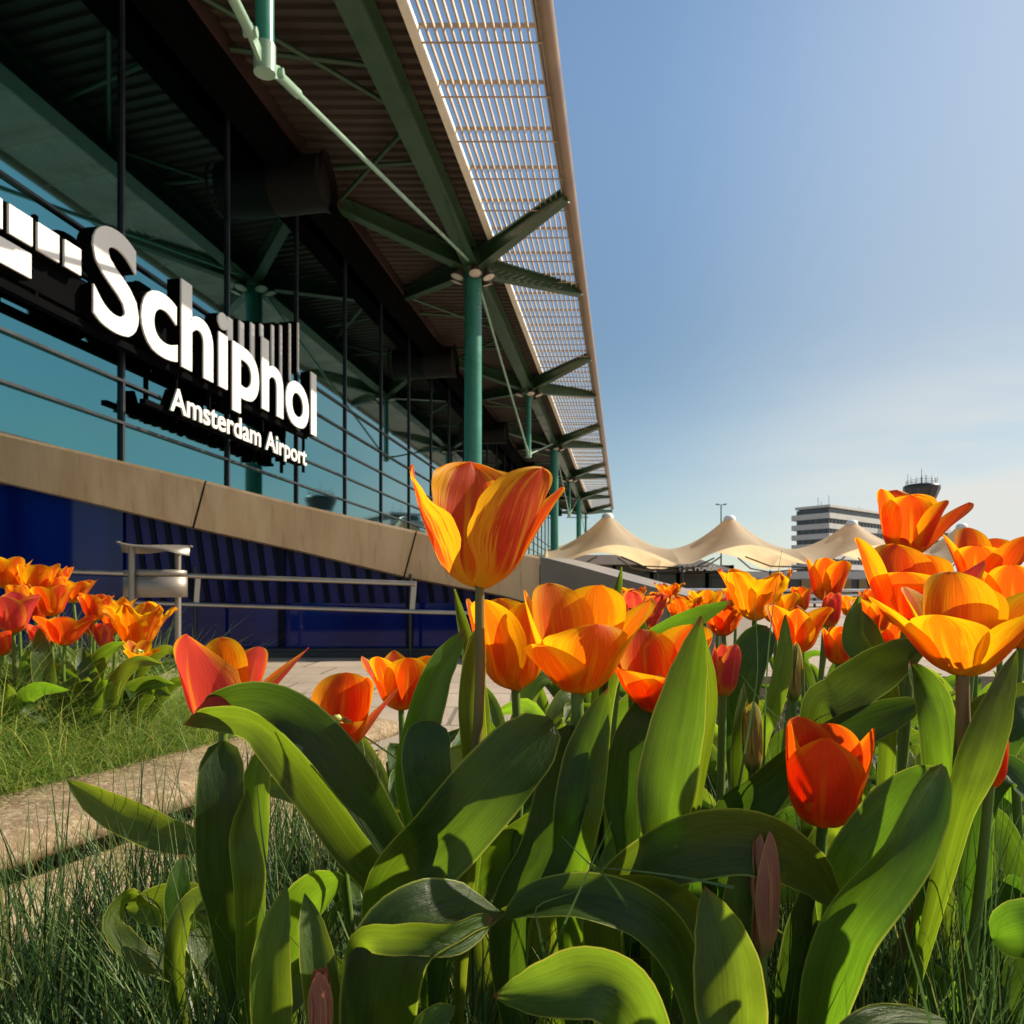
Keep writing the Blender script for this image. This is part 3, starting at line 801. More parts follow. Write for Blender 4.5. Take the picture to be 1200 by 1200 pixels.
M['skin'] = plain('skin', (.45, .27, .19), .5, scale=20, var=.05); M['hair'] = plain('dark_hair', (.03, .02, .014), .6, scale=30)
bd = skin('body', [(0, 0, 1.42), (0, 0, 1.52), (0, -.01, 1.58), (0, -.015, 1.66), (0, -.005, 1.73), (0, -.085, 1.62)], [(0, 1), (1, 2), (2, 3), (3, 4), (2, 5)], [.07, .058, .075, .092, .06, .02], M['skin'], pe, o)
skin('hair', [(0, .03, 1.62), (0, .03, 1.70), (0, .0, 1.755)], [(0, 1), (1, 2)], [.08, .10, .07], M['hair'], pe, o)
skin('jacket', [(0, 0, .88), (0, 0, 1.1), (0, 0, 1.30), (0, 0, 1.43), (-.18, 0, 1.40), (-.25, .01, 1.14), (-.24, -.06, .90), (.18, 0, 1.40), (.25, .01, 1.14), (.22, -.1, .93)],
     [(0, 1), (1, 2), (2, 3), (3, 4), (4, 5), (5, 6), (3, 7), (7, 8), (8, 9)], [.17, .16, .17, .10, .085, .065, .05, .085, .065, .05], M['cloth'], pe, o)
skin('trousers', [(0, 0, .90), (-.09, 0, .82), (-.10, -.01, .48), (-.11, .01, .07), (.09, 0, .82), (.11, -.03, .48), (.12, .02, .07)], [(0, 1), (1, 2), (2, 3), (0, 4), (4, 5), (5, 6)], [.14, .095, .07, .055, .095, .07, .055], M['denim'], pe, o)
for x_, y_ in ((-.11, .0), (.12, .01)):
    skin('shoe', [(x_, y_ + .03, .045), (x_, y_ - .16, .035)], [(0, 1)], [.045, .04], M['black'], pe, o)

# office block and tower
ob_ = empty('office_block', P(972, 702, 250), 'banded grey office block seen above the third tent', 'building')
C0 = Vector((103.3, 250, 0)); DA = Vector((72, 59, 0)).normalized(); DBk = Vector((-59, 72, 0)).normalized()
def blk(mb, l0, l1, w0, w1, z0, z1):
    c = [C0 + DA * l0 + DBk * w0, C0 + DA * l1 + DBk * w0, C0 + DA * l1 + DBk * w1, C0 + DA * l0 + DBk * w1]
    mb.box8([p + UP * z0 for p in c] + [p + UP * z1 for p in c])
mb = MB(); mw = MB(); z = 0; Lb = 95
while z < 26.5:
    blk(mb, 0, Lb, 0, 13.5, z, z + 1.75); blk(mw, .35, Lb - .35, 2.4 if 0 else .35, 11.8, z + 1.75, z + 3.3); z += 3.3
blk(mb, -.3, Lb + .3, -.3, 13.0, 26.4, 28.2); blk(mw, .6, Lb - 1, .6, 11, 28.2, 30.0); blk(mb, -.6, Lb, -.6, 11.8, 30.0, 30.8)
mb.build('spandrels', M['conc'], ob_); mw.build('window_bands', M['winband'], ob_)
mb = MB()
for k in range(40):
    for zz in range(8):
        l = 1.5 + k * 2.35; p = C0 + DA * l + DBk * .30 + UP * (zz * 3.3 + 1.75); mb.bar(p, p + UP * 1.55, .14, .14)
for k in range(5):
    for zz in range(8):
        p = C0 + DA * .30 + DBk * (1.2 + k * 2.35) + UP * (zz * 3.3 + 1.75); mb.bar(p, p + UP * 1.55, .16, .16)
mb.build('window_mullions', M['dark'], ob_)
mb = MB()
for l, hh in ((2, 3), (4, 1.8), (9, 4.2), (30, 2.0)):
    p = C0 + DA * l + DBk * 5 + UP * 30.8; mb.tube([p, p + UP * hh], .07, 6)
mb.build('roof_masts', M['dark'], ob_)
tw = empty('control_tower', P(1080, 701, 285), 'control tower cab with roof antennas behind the tallest right tulip', 'tower')
o = Vector((480 / 900 * 285, 285, 0))
mb = MB(); mb.lathe([(3.2, 0), (3.2, 35)], o, 16); mb.lathe([(3.2, 35), (4.6, 35.6), (4.8, 36.6), (3.5, 36.6)], o, 16); mb.build('shaft', M['conc'], tw)
mb = MB(); mb.lathe([(4.5, 36.6), (6.1, 40.6)], o, 12); mb.build('cab_glazing', M['winband'], tw)
mb = MB(); mb.lathe([(6.1, 40.6), (6.3, 40.8), (6.2, 42.0), (5.0, 42.4), (.1, 42.5)], o, 12)
for k in range(12):
    a = 2 * math.pi * k / 12; ca, sa = math.cos(a), math.sin(a)
    mb.tube([o + Vector((4.52 * ca, 4.52 * sa, 36.6)), o + Vector((6.12 * ca, 6.12 * sa, 40.6))], .10, 6)
mb.build('cab_roof', M['dark'], tw)
mb = MB(); rnd = random.Random(4)
for k in range(18):
    a = 2 * math.pi * k / 18; p = o + Vector((5.2 * math.cos(a), 5.2 * math.sin(a), 42.3))
    mb.tube([p, p + UP * rnd.choice((1.6, 2.2, 2.8, 4.0))], .07, 6)
for zz in (43.2, 43.9): mb.tube([o + Vector((5.2 * math.cos(6.2832 * k / 24), 5.2 * math.sin(6.2832 * k / 24), zz)) for k in range(25)], .06, 5)
mb.tube([o + UP * 42.4, o + UP * 48.8], [.16, .05], 6); mb.tube([o + Vector((1.5, 0, 42.4)), o + Vector((1.5, 0, 46))], .08, 6)
mb.build('antennas', M['dark'], tw)

ls = empty('lamp_post', P(845, 704, 125), 'tall thin twin-headed lamp post between two tent peaks', 'lamp post')
q = Vector((P(845, 0, 125).x, 125, 0))
mb = MB(); mb.tube([q, q + UP * 15.6], [.16, .09], 8); mb.bar(q + Vector((-.7, 0, 15.65)), q + Vector((.7, 0, 15.65)), .08, .08); mb.build('pole', M['dark'], ls)
for s in (-1, 1):
    mb = MB(); mb.bar(q + Vector((s * .35, 0, 15.72)), q + Vector((s * .95, 0, 15.78)), .3, .16, .2, .1); mb.build('lamp_head', M['dark'], ls)
ms = empty('mast', P(1166, 705, 110), 'short dark mast tip showing above the far right tulips', 'mast')
q = Vector((P(1166, 0, 110).x, 110, 0))
mb = MB(); mb.tube([q, q + UP * 8.4], [.12, .07], 8); mb.build('pole', M['dark'], ms)
mb = MB(); mb.lathe([(.05, 7.1), (.42, 7.3), (.42, 7.7), (.18, 8.0), (.05, 8.1)], q, 10); mb.build('lantern', M['dark'], ms)

# ------------------------------------------------------------------ tulips
BEDREL = -.36
def petal_width(v, point):
    if point:
        m = .50
        if v > m: return max(.0, 1 - ((v - m) / (1 - m)) ** 1.75) ** .80
        return .30 + .70 * math.sin(v / m * math.pi / 2) ** 1.15
    m = .60
    if v > m: return max(.0, 1 - ((v - m) / (1 - m)) ** 2.5) ** .55
    return .30 + .70 * math.sin(v / m * math.pi / 2) ** 1.1
def petal_geo(L, W, t0, t1, t2, cup=1.0, ruffle=.0, seed=0, r0=.003, point=False, knee=.42, frill=0.0, hook=0.0):
    """local petal, radial axis +X, up +Z; returns rows and uvs"""
    rnd = random.Random(seed); ph = rnd.uniform(0, 6.28); ph2 = rnd.uniform(0, 6.28)
    nv, nu = 26, 15; r, h = r0, 0.0; rows = []; uvs = []; pv = 0; rmax = .3 * L
    lean = rnd.uniform(-.08, .08); tipout = rnd.uniform(-.5, 1.0)
    for i in range(nv):
        q = i / (nv - 1); v = 1 - (1 - q) ** 1.45; dv = v - pv; pv = v
        th = t0 + (t1 - t0) * smooth01(v / knee) if v < knee else t1 + (t2 - t1) * smooth01((v - knee) / (1 - knee))
        th = R(th + hook * smooth01((v - .8) / .2))
        if i: r += math.cos(th) * L * dv; h += math.sin(th) * L * dv
        wd = W / 2 * max(.012, petal_width(v, point))
        rho = max(cup * (r * .85 + .25 * rmax), W * .34)
        row = []; ur = []
        for j in range(nu):
            u = -1 + 2 * j / (nu - 1)
            a = max(-1.3, min(1.3, u * wd / rho))
            lat = rho * math.sin(a); inn = rho * (1 - math.cos(a))
            e = abs(u) ** 2.2 * smooth01((v - .15) / .5) * min(1, petal_width(v, point) * 1.3)
            inn += ruffle * W * .075 * e * math.sin(5.2 * v + (ph if u > 0 else ph2))
            inn -= W * .05 * e * smooth01((v - .4) / .4) * (.6 + .5 * math.sin(ph2))        # margins roll out a little
            inn -= .016 * W * math.exp(-(u / .10) ** 2) * smooth01((1 - v) * 3)             # mid rib
            inn -= W * .035 * tipout * smooth01((v - .80) / .2)
            f = frill * W * .06 * smooth01((v - .55) / .4) * math.sin(u * 9 + ph) + frill * W * .05 * abs(u) * math.sin(v * 26 + ph2) * smooth01((v - .3) / .3)
            wv = .012 * W * math.sin(u * 2.4 + ph) * math.sin(v * 4 + ph2)
            inn += wv + f
            row.append(Vector((r - math.sin(th) * inn, lat + lean * W * v * v, h + math.cos(th) * inn + frill * W * .05 * math.sin(u * 13 + ph2) * smooth01((v - .85) / .15))))
            ur.append(((u + 1) / 2, v))
        rows.append(row); uvs.append(ur)
    return rows, uvs

SEED = [100]
def flower(root, base, axis, petals, mat, pistil=True):
    ax = Vector(axis).normalized()
    q = UP.rotation_difference(ax).to_matrix()
    for (az, L, W, t0, t1, t2, kw) in petals:
        SEED[0] += 1; kw = dict(kw); mt = kw.pop('mat', mat)
        rows, uvs = petal_geo(L, W, t0, t1, t2, seed=SEED[0], **kw)
        # az 0 = towards the camera, 90 = right, 180 = away
        rot = Matrix.Rotation(R(az - 90), 3, 'Z')
        mb = MB(); mb.grid([[base + q @ (rot @ p) for p in r] for r in rows], uvs)
        mb.build('petal', M[mt], root)
    if pistil:
        mb = MB(); mb.lathe([(.002, 0), (.0035, .012), (.0032, .020), (.0055, .024), (.001, .026)], base, 8, ax)
        for k in range(6):
            a = k * math.pi / 3; d = q @ Vector((math.cos(a), math.sin(a), 0))
            mb.tube([base + ax * .002 + d * .004, base + ax * .012 + d * .008, base + ax * .022 + d * .009], [.0008, .0009, .0018], 5)
        mb.build('pistil', M['pistil'], root)

def preset(kind, L, rot, rnd):
    W = {'cup': .74, 'open': .72, 'wide': .66, 'bud': .62, 'closed': .60, 'frilly': .62, 'goblet': .72}[kind] * L
    t = {'cup': (14, 84, 92), 'open': (12, 70, 66), 'wide': (8, 56, 40), 'bud': (40, 87, 99), 'closed': (52, 88, 96), 'frilly': (15, 66, 52), 'goblet': (14, 80, 78)}[kind]
    out = []
    for k in range(6):
        j = lambda s: rnd.uniform(-s, s)
        inner = k % 2
        wob = {'bud': 1, 'closed': 1}.get(kind, 5)
        out.append((rot + 60 * k + j(wob), L * (1 + j(.04)), W * (1 + j(.06)), t[0], t[1] - (0 if inner else -1) * 0 + (4 if inner else 0) + j(wob), t[2] + (5 if inner else 0) + j(wob * 2),
                    dict(ruffle=.1 if kind in ('bud', 'closed') else .4, frill=.8 if kind == 'frilly' else 0.0, r0=.002 if inner else .0035, cup=.85 if kind in ('bud', 'closed') else 1.0, point=kind in ('bud', 'closed') or rnd.random() < .25)))
    return out

LTAB = {'lance': [(0, .62), (.2, .86), (.4, 1), (.6, .95), (.78, .72), (.9, .42), (.97, .17), (1, .02)],
        'broad': [(0, .70), (.2, .92), (.45, 1), (.7, .97), (.86, .78), (.95, .48), (1, .10)],
        'round': [(0, .75), (.3, .97), (.6, 1), (.82, .93), (.94, .66), (.985, .34), (1, .08)],
        'slim': [(0, .8), (.3, 1), (.6, .8), (.8, .5), (.93, .22), (1, .02)]}
def leaf_mesh(pts, wd, prof='lance', roll=0, cup=.25, wave=.45, seed=0, nv=34, nu=11, fold=0.0, root=None):
    """pts: spine in world space; wd: greatest width in metres; roll (degrees, number or list along the spine) turns the blade about its spine;
    root: where the blade leaves the soil, if pts start higher up"""
    rnd = random.Random(seed); ph = rnd.uniform(0, 6.28); ph2 = rnd.uniform(0, 6.28); ph3 = rnd.uniform(0, 6.28)
    ext = 0.0; pts = [Vector(p) for p in pts]
    if root is not None and (pts[0] - root).length > .03:
        main = sum((b - a).length for a, b in zip(pts, pts[1:])); first = (pts[0] - root).length
        k_ = min(.5, .30 * first / max(.02, (pts[1] - pts[0]).length))
        mid = pts[0] - (pts[1] - pts[0]) * k_
        mid = (mid + root) / 2 if mid.z < root.z + .02 else mid * .6 + root * .4
        pts = [root, mid] + pts; ext = 1
    c = catmull(pts, nv); rows = []; uvs = []; prevW = None
    if ext:
        ext = 2 / (len(pts) - 1)
    rl = roll if isinstance(roll, (list, tuple)) else [roll]
    wav_l = sum((c[i + 1] - c[i]).length for i in range(nv - 1)) / .06
    for i, p in enumerate(c):
        t0 = i / (nv - 1); t = max(0.0, (t0 - ext) / (1 - ext))
        T = (c[min(i + 1, nv - 1)] - c[max(i - 1, 0)]).normalized()
        V = (p - CAM).normalized()
        W0 = T.cross(V)
        if prevW is not None and W0.dot(prevW) < 0: W0 = -W0
        W0.normalize(); prevW = W0
        a = t * (len(rl) - 1); k = min(int(a), max(0, len(rl) - 2)); f = a - k
        ang = R(rl[k] + (rl[min(k + 1, len(rl) - 1)] - rl[k]) * f)
        Nn = T.cross(W0)
        Wd = W0 * math.cos(ang) + Nn * math.sin(ang); Nn = T.cross(Wd)
        if Nn.dot(V) > 0 and abs(ang) < 1.2: Nn = -Nn
        w_ = wd / 2 * (interp(LTAB[prof], t) if t0 >= ext else interp(LTAB[prof], 0) * (.26 + .74 * smooth01(t0 / ext) ** 1.5))
        cp_ = cup if t0 >= ext else cup + .35 * (1 - t0 / ext)
        row = []; ur = []
        for j in range(nu):
            u = -1 + 2 * j / (nu - 1)
            cv = cp_ * w_ * (u * u * .8 + abs(u) * fold)
            wv = wave * wd * .10 * math.sin(wav_l * 2.0 * t0 + ph + (ph2 if u > 0 else 0)) * abs(u) ** 1.6
            wv += wave * wd * .022 * math.sin(wav_l * 5.1 * t0 + ph3 + u * 3)
            row.append(p + Wd * (w_ * u * (1 - .12 * min(1, cup * abs(u)))) + Nn * (cv + wv - .012 * wd * math.exp(-(u / .13) ** 2)))
            ur.append(((u + 1) / 2, t0))
        rows.append(row); uvs.append(ur)
    mb = MB(); mb.grid(rows, uvs)
    return mb
def leaf(root, pts, wd, mat='leaf', **kw):
    SEED[0] += 1; kw.setdefault('seed', SEED[0])
    pts = [P(*p) if not isinstance(p, Vector) else p for p in pts]
    o = Vector(root['_o']); a = SEED[0] * 2.4; wd *= .81
    rt = Vector((o.x * .6 + pts[0].x * .4 + math.cos(a) * .008, o.y * .75 + pts[0].y * .25 + math.sin(a) * .008, o.z - .01))
    return leaf_mesh(pts, wd, root=rt if pts[0].z > o.z + .02 else None, **kw).build('leaf', M[mat], root)

def stem(root, p0, p1, rad=.0034, mat='stem', bow=.012, top_dir=None):
    p0 = Vector(p0); p1 = Vector(p1); d = p1 - p0
    side = Vector((bow, bow * .4, 0))
    td = Vector(top_dir or (0, 0, 1)).normalized()
    pts = catmull([p0, p0 + d * .35 + side, p1 - td * d.length * .25 + side * .5, p1 + td * .002], 14)
    mb = MB(); mb.tube(pts, [rad * 1.15 - rad * .25 * i / 13 for i in range(14)], 10); mb.build('stem', M[mat], root)

def auto_leaves(root, x, y, rnd, n=3, lo=.15, hi=.25, wd=(.024, .040), z=None, mats=('leaf', 'leaf', 'leafdark', 'leafpale'), up=.75):
    z0 = BED if z is None else z
    a0 = rnd.uniform(0, 6.28)
    for k in range(n):
        a = a0 + k * 6.28 / n + rnd.uniform(-.4, .4); L = rnd.uniform(lo, hi)
        d = Vector((math.cos(a), math.sin(a), 0)); b = Vector((x, y, z0 - .01))
        s = rnd.uniform(.25, .55); u_ = rnd.uniform(up - .12, up + .2)
        pts = [b + d * .006, b + d * L * s * .30 + UP * L * u_ * .45, b + d * L * s * .8 + UP * L * u_ * .85, b + d * L * (s * 1.5) + UP * L * u_ * (rnd.uniform(.75, 1.08))]
        SEED[0] += 1
        # blade faces the stem: roll is measured against the view, so turn it by the leaf's own heading
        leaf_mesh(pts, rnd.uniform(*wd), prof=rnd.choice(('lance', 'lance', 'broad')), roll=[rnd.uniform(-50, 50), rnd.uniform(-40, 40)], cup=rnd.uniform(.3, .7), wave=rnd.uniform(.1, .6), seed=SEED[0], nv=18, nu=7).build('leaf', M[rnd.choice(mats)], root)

def tulip(label, px, py, D, lean=(0, 0), mat='orange', kind='cup', hpx=80, rot=0, petals=None, root=None, smat='stem', group=None, leaves=0, z0=None, seed=None, rad=.0034, wind=1):
    """px, py, D place the base of the flower; hpx its height in photograph pixels"""
    SEED[0] += 1; rnd = random.Random(seed if seed is not None else SEED[0])
    base = P(px, py, D)
    z0 = BED if z0 is None else z0
    rx = root if root is not None else (base.x - lean[0] * .14 + rnd.uniform(-.015, .015), base.y - lean[1] * .14 + rnd.uniform(0, .03))
    rt = Vector((rx[0], rx[1], z0))
    e = empty('tulip', rt, label, 'tulip', group)
    axis = Vector((lean[0], lean[1], 1)).normalized()
    L = hpx / FOC * D / {'cup': .83, 'open': .76, 'wide': .62, 'bud': .90, 'closed': .93, 'frilly': .70, 'goblet': .81}[kind]
    if petals:
        pl = []
        for (az, ls, ws, t1, t2, *rest) in petals:
            kw = dict(ruffle=.35, cup=1.0); t0 = 14
            if rest: kw.update(rest[0]); t0 = kw.pop('t0', 14)
            pl.append((az, L * ls, L * ws, t0, t1, t2, kw))
    else: pl = preset(kind, L, rot, rnd)
    flower(e, base, axis, pl, mat, pistil=kind not in ('bud', 'closed') and mat != 'streak')
    stem(e, rt - UP * .01, base, rad, smat, bow=rnd.uniform(-.012, .012), top_dir=axis)
    if leaves: auto_leaves(e, rt.x, rt.y, rnd, leaves, z=z0)
    return e
def plant(label, x, y, group=None, z0=None):
    return empty('tulip_plant', Vector((x, y, BED if z0 is None else z0)), label, 'tulip plant', group)

# --- the tall streaked tulip
t = tulip('tallest tulip left of centre, yellow with red streaks, standing clear above the others', 562, 687, .47, (.03, -.03), 'streak', 'goblet', 134, petals=[
    (205, 1.05, 1.08, 80, 84, dict(ruffle=.6, frill=.3)), (112, .98, .52, 62, 58, dict(ruffle=.4)), (275, 1.0, .72, 66, 78, dict(ruffle=.8, point=True, frill=.3)),
    (58, .97, .92, 70, 84, dict(ruffle=.45, frill=.15)), (150, .84, .60, 68, 62, dict(ruffle=.4))],
    root=(P(488, 900, .47).x, .50), smat='stempurple', rad=.0033)
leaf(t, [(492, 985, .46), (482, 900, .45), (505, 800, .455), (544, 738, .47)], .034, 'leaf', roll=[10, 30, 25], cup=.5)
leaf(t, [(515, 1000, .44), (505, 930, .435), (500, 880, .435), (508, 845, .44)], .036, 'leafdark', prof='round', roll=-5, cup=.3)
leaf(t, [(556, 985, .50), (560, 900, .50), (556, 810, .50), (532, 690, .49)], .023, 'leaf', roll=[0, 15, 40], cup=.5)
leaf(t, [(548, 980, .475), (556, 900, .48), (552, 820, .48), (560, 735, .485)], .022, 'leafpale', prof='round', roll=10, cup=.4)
# --- the wide golden pair
t = tulip('wide open golden tulip with six petals in the very middle', 676, 812, .47, (.02, -.06), 'gold', 'goblet', 118, petals=[
    (212, 1.0, .70, 78, 80), (152, 1.0, .76, 74, 74), (262, .97, .58, 72, 78), (98, .98, .74, 64, 62), (14, .74, .92, 58, 92, dict(ruffle=.25, hook=14)), (318, .62, .62, 44, 66)],
    root=(P(672, 1000, .50).x, .52), smat='stem', rad=.0042)
leaf(t, [(668, 1040, .46), (676, 960, .45), (690, 880, .455), (713, 805, .465)], .037, 'leaf', roll=[5, -5, -15], cup=.35)
leaf(t, [(455, 1062, .45), (520, 985, .43), (585, 910, .43), (645, 842, .45)], .054, 'leaf', prof='round', roll=[10, -5, -20], cup=.25, wave=.2)
leaf(t, [(600, 1080, .46), (640, 1000, .455), (662, 920, .46), (668, 850, .47)], .044, 'leafdark', prof='round', roll=-20, cup=.3)
t = tulip('narrow golden tulip half hidden behind the wide golden one', 604, 807, .54, (-.05, 0), 'gold', 'goblet', 104, petals=[
    (200, .95, .70, 80, 84), (265, .98, .62, 74, 84), (320, .95, .70, 78, 88), (30, .9, .7, 80, 90), (110, .95, .6, 84, 90)], leaves=2)
t = tulip('orange cup tulip right of the wide golden one, behind a broad upright leaf', 770, 837, .51, (.03, -.05), 'orange', 'open', 90, petals=[
    (190, .95, .80, 72, 80), (130, 1.05, .84, 72, 72), (240, .92, .80, 60, 60), (75, .95, .80, 70, 74), (0, .62, .90, 46, 76), (300, .66, .85, 48, 70)], root=(P(768, 1000, .52).x, .55))
leaf(t, [(778, 1005, .44), (780, 930, .435), (800, 830, .44), (822, 722, .46)], .043, 'leaf', roll=[10, -10, -25], cup=.35, wave=.25)
leaf(t, [(805, 990, .47), (820, 900, .465), (832, 820, .47), (824, 735, .48)], .030, 'leaf', roll=[-40, -55], cup=.4)
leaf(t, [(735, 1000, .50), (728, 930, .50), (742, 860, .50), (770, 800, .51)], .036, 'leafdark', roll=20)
# --- left of centre
t = tulip('rosy pink tulip with pointed petals resting over an arching leaf', 262, 850, .52, (-.05, -.05), 'pink', 'open', 95, petals=[
    (332, 1.02, 1.02, 78, 100, dict(point=True, ruffle=.2)), (190, .92, .50, 78, 86, dict(mat='gold')), (104, 1.04, .62, 48, 46, dict(point=True, ruffle=.2)), (258, .80, .66, 72, 84), (150, .86, .58, 64, 66)],
    root=(P(275, 1000, .53).x, .56))
leaf(t, [(452, 1062, .47), (405, 985, .46), (345, 900, .455), (300, 850, .46), (250, 842, .48), (217, 850, .50)], .035, 'leaf', prof='lance', roll=[-10, -20, -35, -50, -35, 0], cup=.3)
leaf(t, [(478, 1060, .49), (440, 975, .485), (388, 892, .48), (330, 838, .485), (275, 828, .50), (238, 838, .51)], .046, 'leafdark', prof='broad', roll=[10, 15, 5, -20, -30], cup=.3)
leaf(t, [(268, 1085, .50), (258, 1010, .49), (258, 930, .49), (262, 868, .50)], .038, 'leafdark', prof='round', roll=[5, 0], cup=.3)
leaf(t, [(288, 1090, .485), (290, 1030, .48), (282, 975, .485), (290, 925, .49)], .026, 'leafpale', roll=[10, 30], cup=.4)
leaf(t, [(300, 1040, .55), (298, 970, .55), (302, 910, .55), (318, 862, .56)], .028, 'leafpale', roll=-10, cup=.3)
leaf(t, [(236, 1000, .70), (185, 975, .70), (130, 948, .70), (78, 914, .70)], .043, 'leafpale', prof='lance', roll=[0, -15], cup=.35)
t = tulip('low glowing orange tulip with a crimson petal, right of the rosy one', 395, 879, .55, (.02, -.08), 'orange', 'open', 76, petals=[
    (185, .98, .90, 74, 86, dict(ruffle=.2)), (255, 1.02, .70, 46, 48), (100, 1.02, .52, 56, 58, dict(mat='pink', point=True)), (140, .95, .7, 70, 78), (20, .58, .95, 44, 80), (310, .6, .8, 44, 70)],
    root=(P(400, 1010, .57).x, .6))
leaf(t, [(478, 1010, .62), (490, 945, .62), (520, 900, .64), (560, 868, .66)], .036, 'leafpale', roll=20)
t = tulip('small orange tulip against the paving, just left of the tall streaked stem', 470, 832, .80, (0, 0), 'orange', 'open', 60, rot=25, leaves=3)
# --- scarlet one at lower right
t = tulip('low scarlet cup tulip framed by broad leaves at lower right', 964, 968, .46, (.02, -.06), 'red', 'cup', 116, petals=[
    (335, .93, .86, 80, 92, dict(ruffle=.2, point=True)), (84, .97, .60, 76, 82, dict(ruffle=.4, point=True)), (40, .74, .6, 80, 92), (205, .98, .70, 84, 92), (265, 1.0, .60, 84, 92, dict(point=True)), (150, .92, .7, 82, 90)],
    root=(P(960, 1080, .47).x, .5))
leaf(t, [(958, 1200, .42), (985, 1090, .40), (1050, 1000, .40), (1106, 897, .42)], .046, 'leaf', prof='broad', roll=[20, 35, 45, 30], cup=.5, wave=.2)
leaf(t, [(985, 1110, .44), (1000, 1030, .435), (1045, 960, .43), (1100, 900, .43)], .044, 'leaf', prof='broad', roll=[-25, -15, -10], cup=.35)
leaf(t, [(705, 1085, .44), (770, 1010, .43), (865, 985, .42), (940, 1015, .42), (985, 1068, .42)], .046, 'leaf', prof='lance', roll=[0, 5, 10, 5], cup=.25, wave=.2)
leaf(t, [(930, 1200, .47), (945, 1120, .46), (965, 1060, .455), (990, 1010, .46)], .040, 'leafdark', prof='broad', roll=10)
leaf(t, [(842, 985, .50), (900, 925, .49), (985, 862, .49), (1078, 822, .50)], .038, 'leafdark', prof='broad', roll=[10, 25], cup=.4)
leaf(t, [(955, 1050, .50), (962, 1000, .50), (978, 975, .50), (995, 985, .49)], .03, 'leafpale', roll=20)
# --- right-hand group
t = tulip('big golden cup tulip at the right edge with one petal splayed left', 1128, 791, .46, (.0, -.06), 'gold', 'open', 98, petals=[
    (182, 1.06, .92, 80, 86, dict(ruffle=.12)), (258, 1.06, .64, 52, 46), (102, 1.10, .66, 54, 52), (142, .98, .70, 68, 64), (226, .96, .66, 70, 68),
    (312, .80, .74, 50, 70), (42, .84, .74, 52, 68)],
    root=(P(1020, 960, .55).x, .56), smat='stempurple', rad=.0042)
leaf(t, [(1120, 965, .45), (1140, 900, .445), (1165, 830, .45), (1192, 762, .46)], .030, 'leaf', roll=[10, 20, 40], cup=.4)
leaf(t, [(1098, 960, .47), (1102, 890, .465), (1092, 825, .47), (1066, 775, .48)], .028, 'leaf', prof='broad', roll=[-15, 10, 40], cup=.35)
leaf(t, [(955, 850, .50), (985, 815, .495), (1035, 780, .495), (1092, 747, .50)], .040, 'leafdark', prof='lance', roll=[0, 10, 0], cup=.3)
t = tulip('orange tulip highest at right, in front of the control tower', 1062, 652, .70, (.05, 0), 'orange', 'goblet', 78, petals=[
    (185, .98, .72, 80, 86, dict(ruffle=.2)), (265, .93, .60, 78, 92), (140, .96, .70, 76, 76), (92, 1.0, .5, 54, 48, dict(mat='red')), (345, .80, .8, 78, 84), (45, .8, .6, 70, 70)], leaves=3)
t = tulip('large orange tulip with a wine-red side petal, below the highest right one', 1068, 737, .62, (.05, -.03), 'orange', 'open', 92, petals=[
    (180, .98, .82, 74, 78, dict(ruffle=.2)), (258, 1.06, .68, 66, 74), (95, 1.0, .58, 56, 52, dict(mat='pink', point=True)), (140, .92, .7, 66, 68), (15, .62, .9, 50, 70), (310, .70, .9, 54, 76)], leaves=3)
t = tulip('orange tulip leaning right above the golden cup at right', 1150, 690, .76, (.06, -.02), 'orange', 'open', 66, petals=[
    (185, .98, .66, 78, 84), (240, .95, .6, 70, 62), (100, 1.02, .72, 52, 56, dict(mat='red')), (30, .92, .85, 56, 68, dict(mat='red')), (310, .7, .8, 60, 72), (140, .9, .7, 66, 70)], leaves=2)
tulip('orange tulip cut by the right edge beside the golden cup', 1196, 760, .62, (.1, 0), 'orange', 'open', 82, rot=12, leaves=3)
tulip('rosy closed tulip peeking out behind the right-leaning orange one', 1176, 690, .95, (.10, 0), 'pink', 'bud', 52, rot=15, leaves=2)
tulip('scarlet half-hidden tulip low at the right edge behind an upright leaf', 1160, 921, .50, (.02, -.02), 'red', 'bud', 56, rot=30, leaves=2)
tulip('small orange tulip lying low between the right-hand leaves', 1140, 722, 1.0, (0, 0), 'orange', 'open', 40, rot=40, leaves=2)
# --- back of the bed, centre right
tulip('ragged yellow-orange tulip in front of the second tent', 884, 727, .95, (.05, 0), 'gold', 'frilly', 50, rot=10, leaves=3)
tulip('orange cup tulip in front of the guard rail below the third tent', 968, 704, 1.08, (.10, 0), 'orange', 'goblet', 44, rot=20, leaves=3)
tulip('orange tulip with spread petals left of the long dark leaf', 932, 766, .86, (.05, 0), 'orange', 'open', 52, rot=-20, leaves=3)
tulip('pale pink tulip bud between two orange ones below the guard rail', 972, 735, .98, (.12, 0), 'pink', 'bud', 40, rot=0, leaves=2)
tulip('small orange tulip low behind the pale pink bud', 982, 778, .90, (.05, 0), 'orange', 'cup', 40, rot=35, leaves=3)
tulip('pale yellow tulip in front of the shop lettering', 826, 722, 1.15, (0, 0), 'gold', 'open', 28, rot=0, leaves=3)
tulip('tiny frilled orange tulip standing alone before the shop glass', 784, 706, 2.0, (0, 0), 'orange', 'frilly', 20, rot=10, leaves=2)
tulip('frilled salmon tulip just behind the wide golden one at its right', 752, 740, .85, (.03, 0), 'pink', 'frilly', 40, rot=25, leaves=3)
tulip('frilled orange tulip behind the wide golden one, lowest of that knot', 727, 730, .95, (0, 0), 'orange', 'frilly', 36, rot=0, leaves=2)
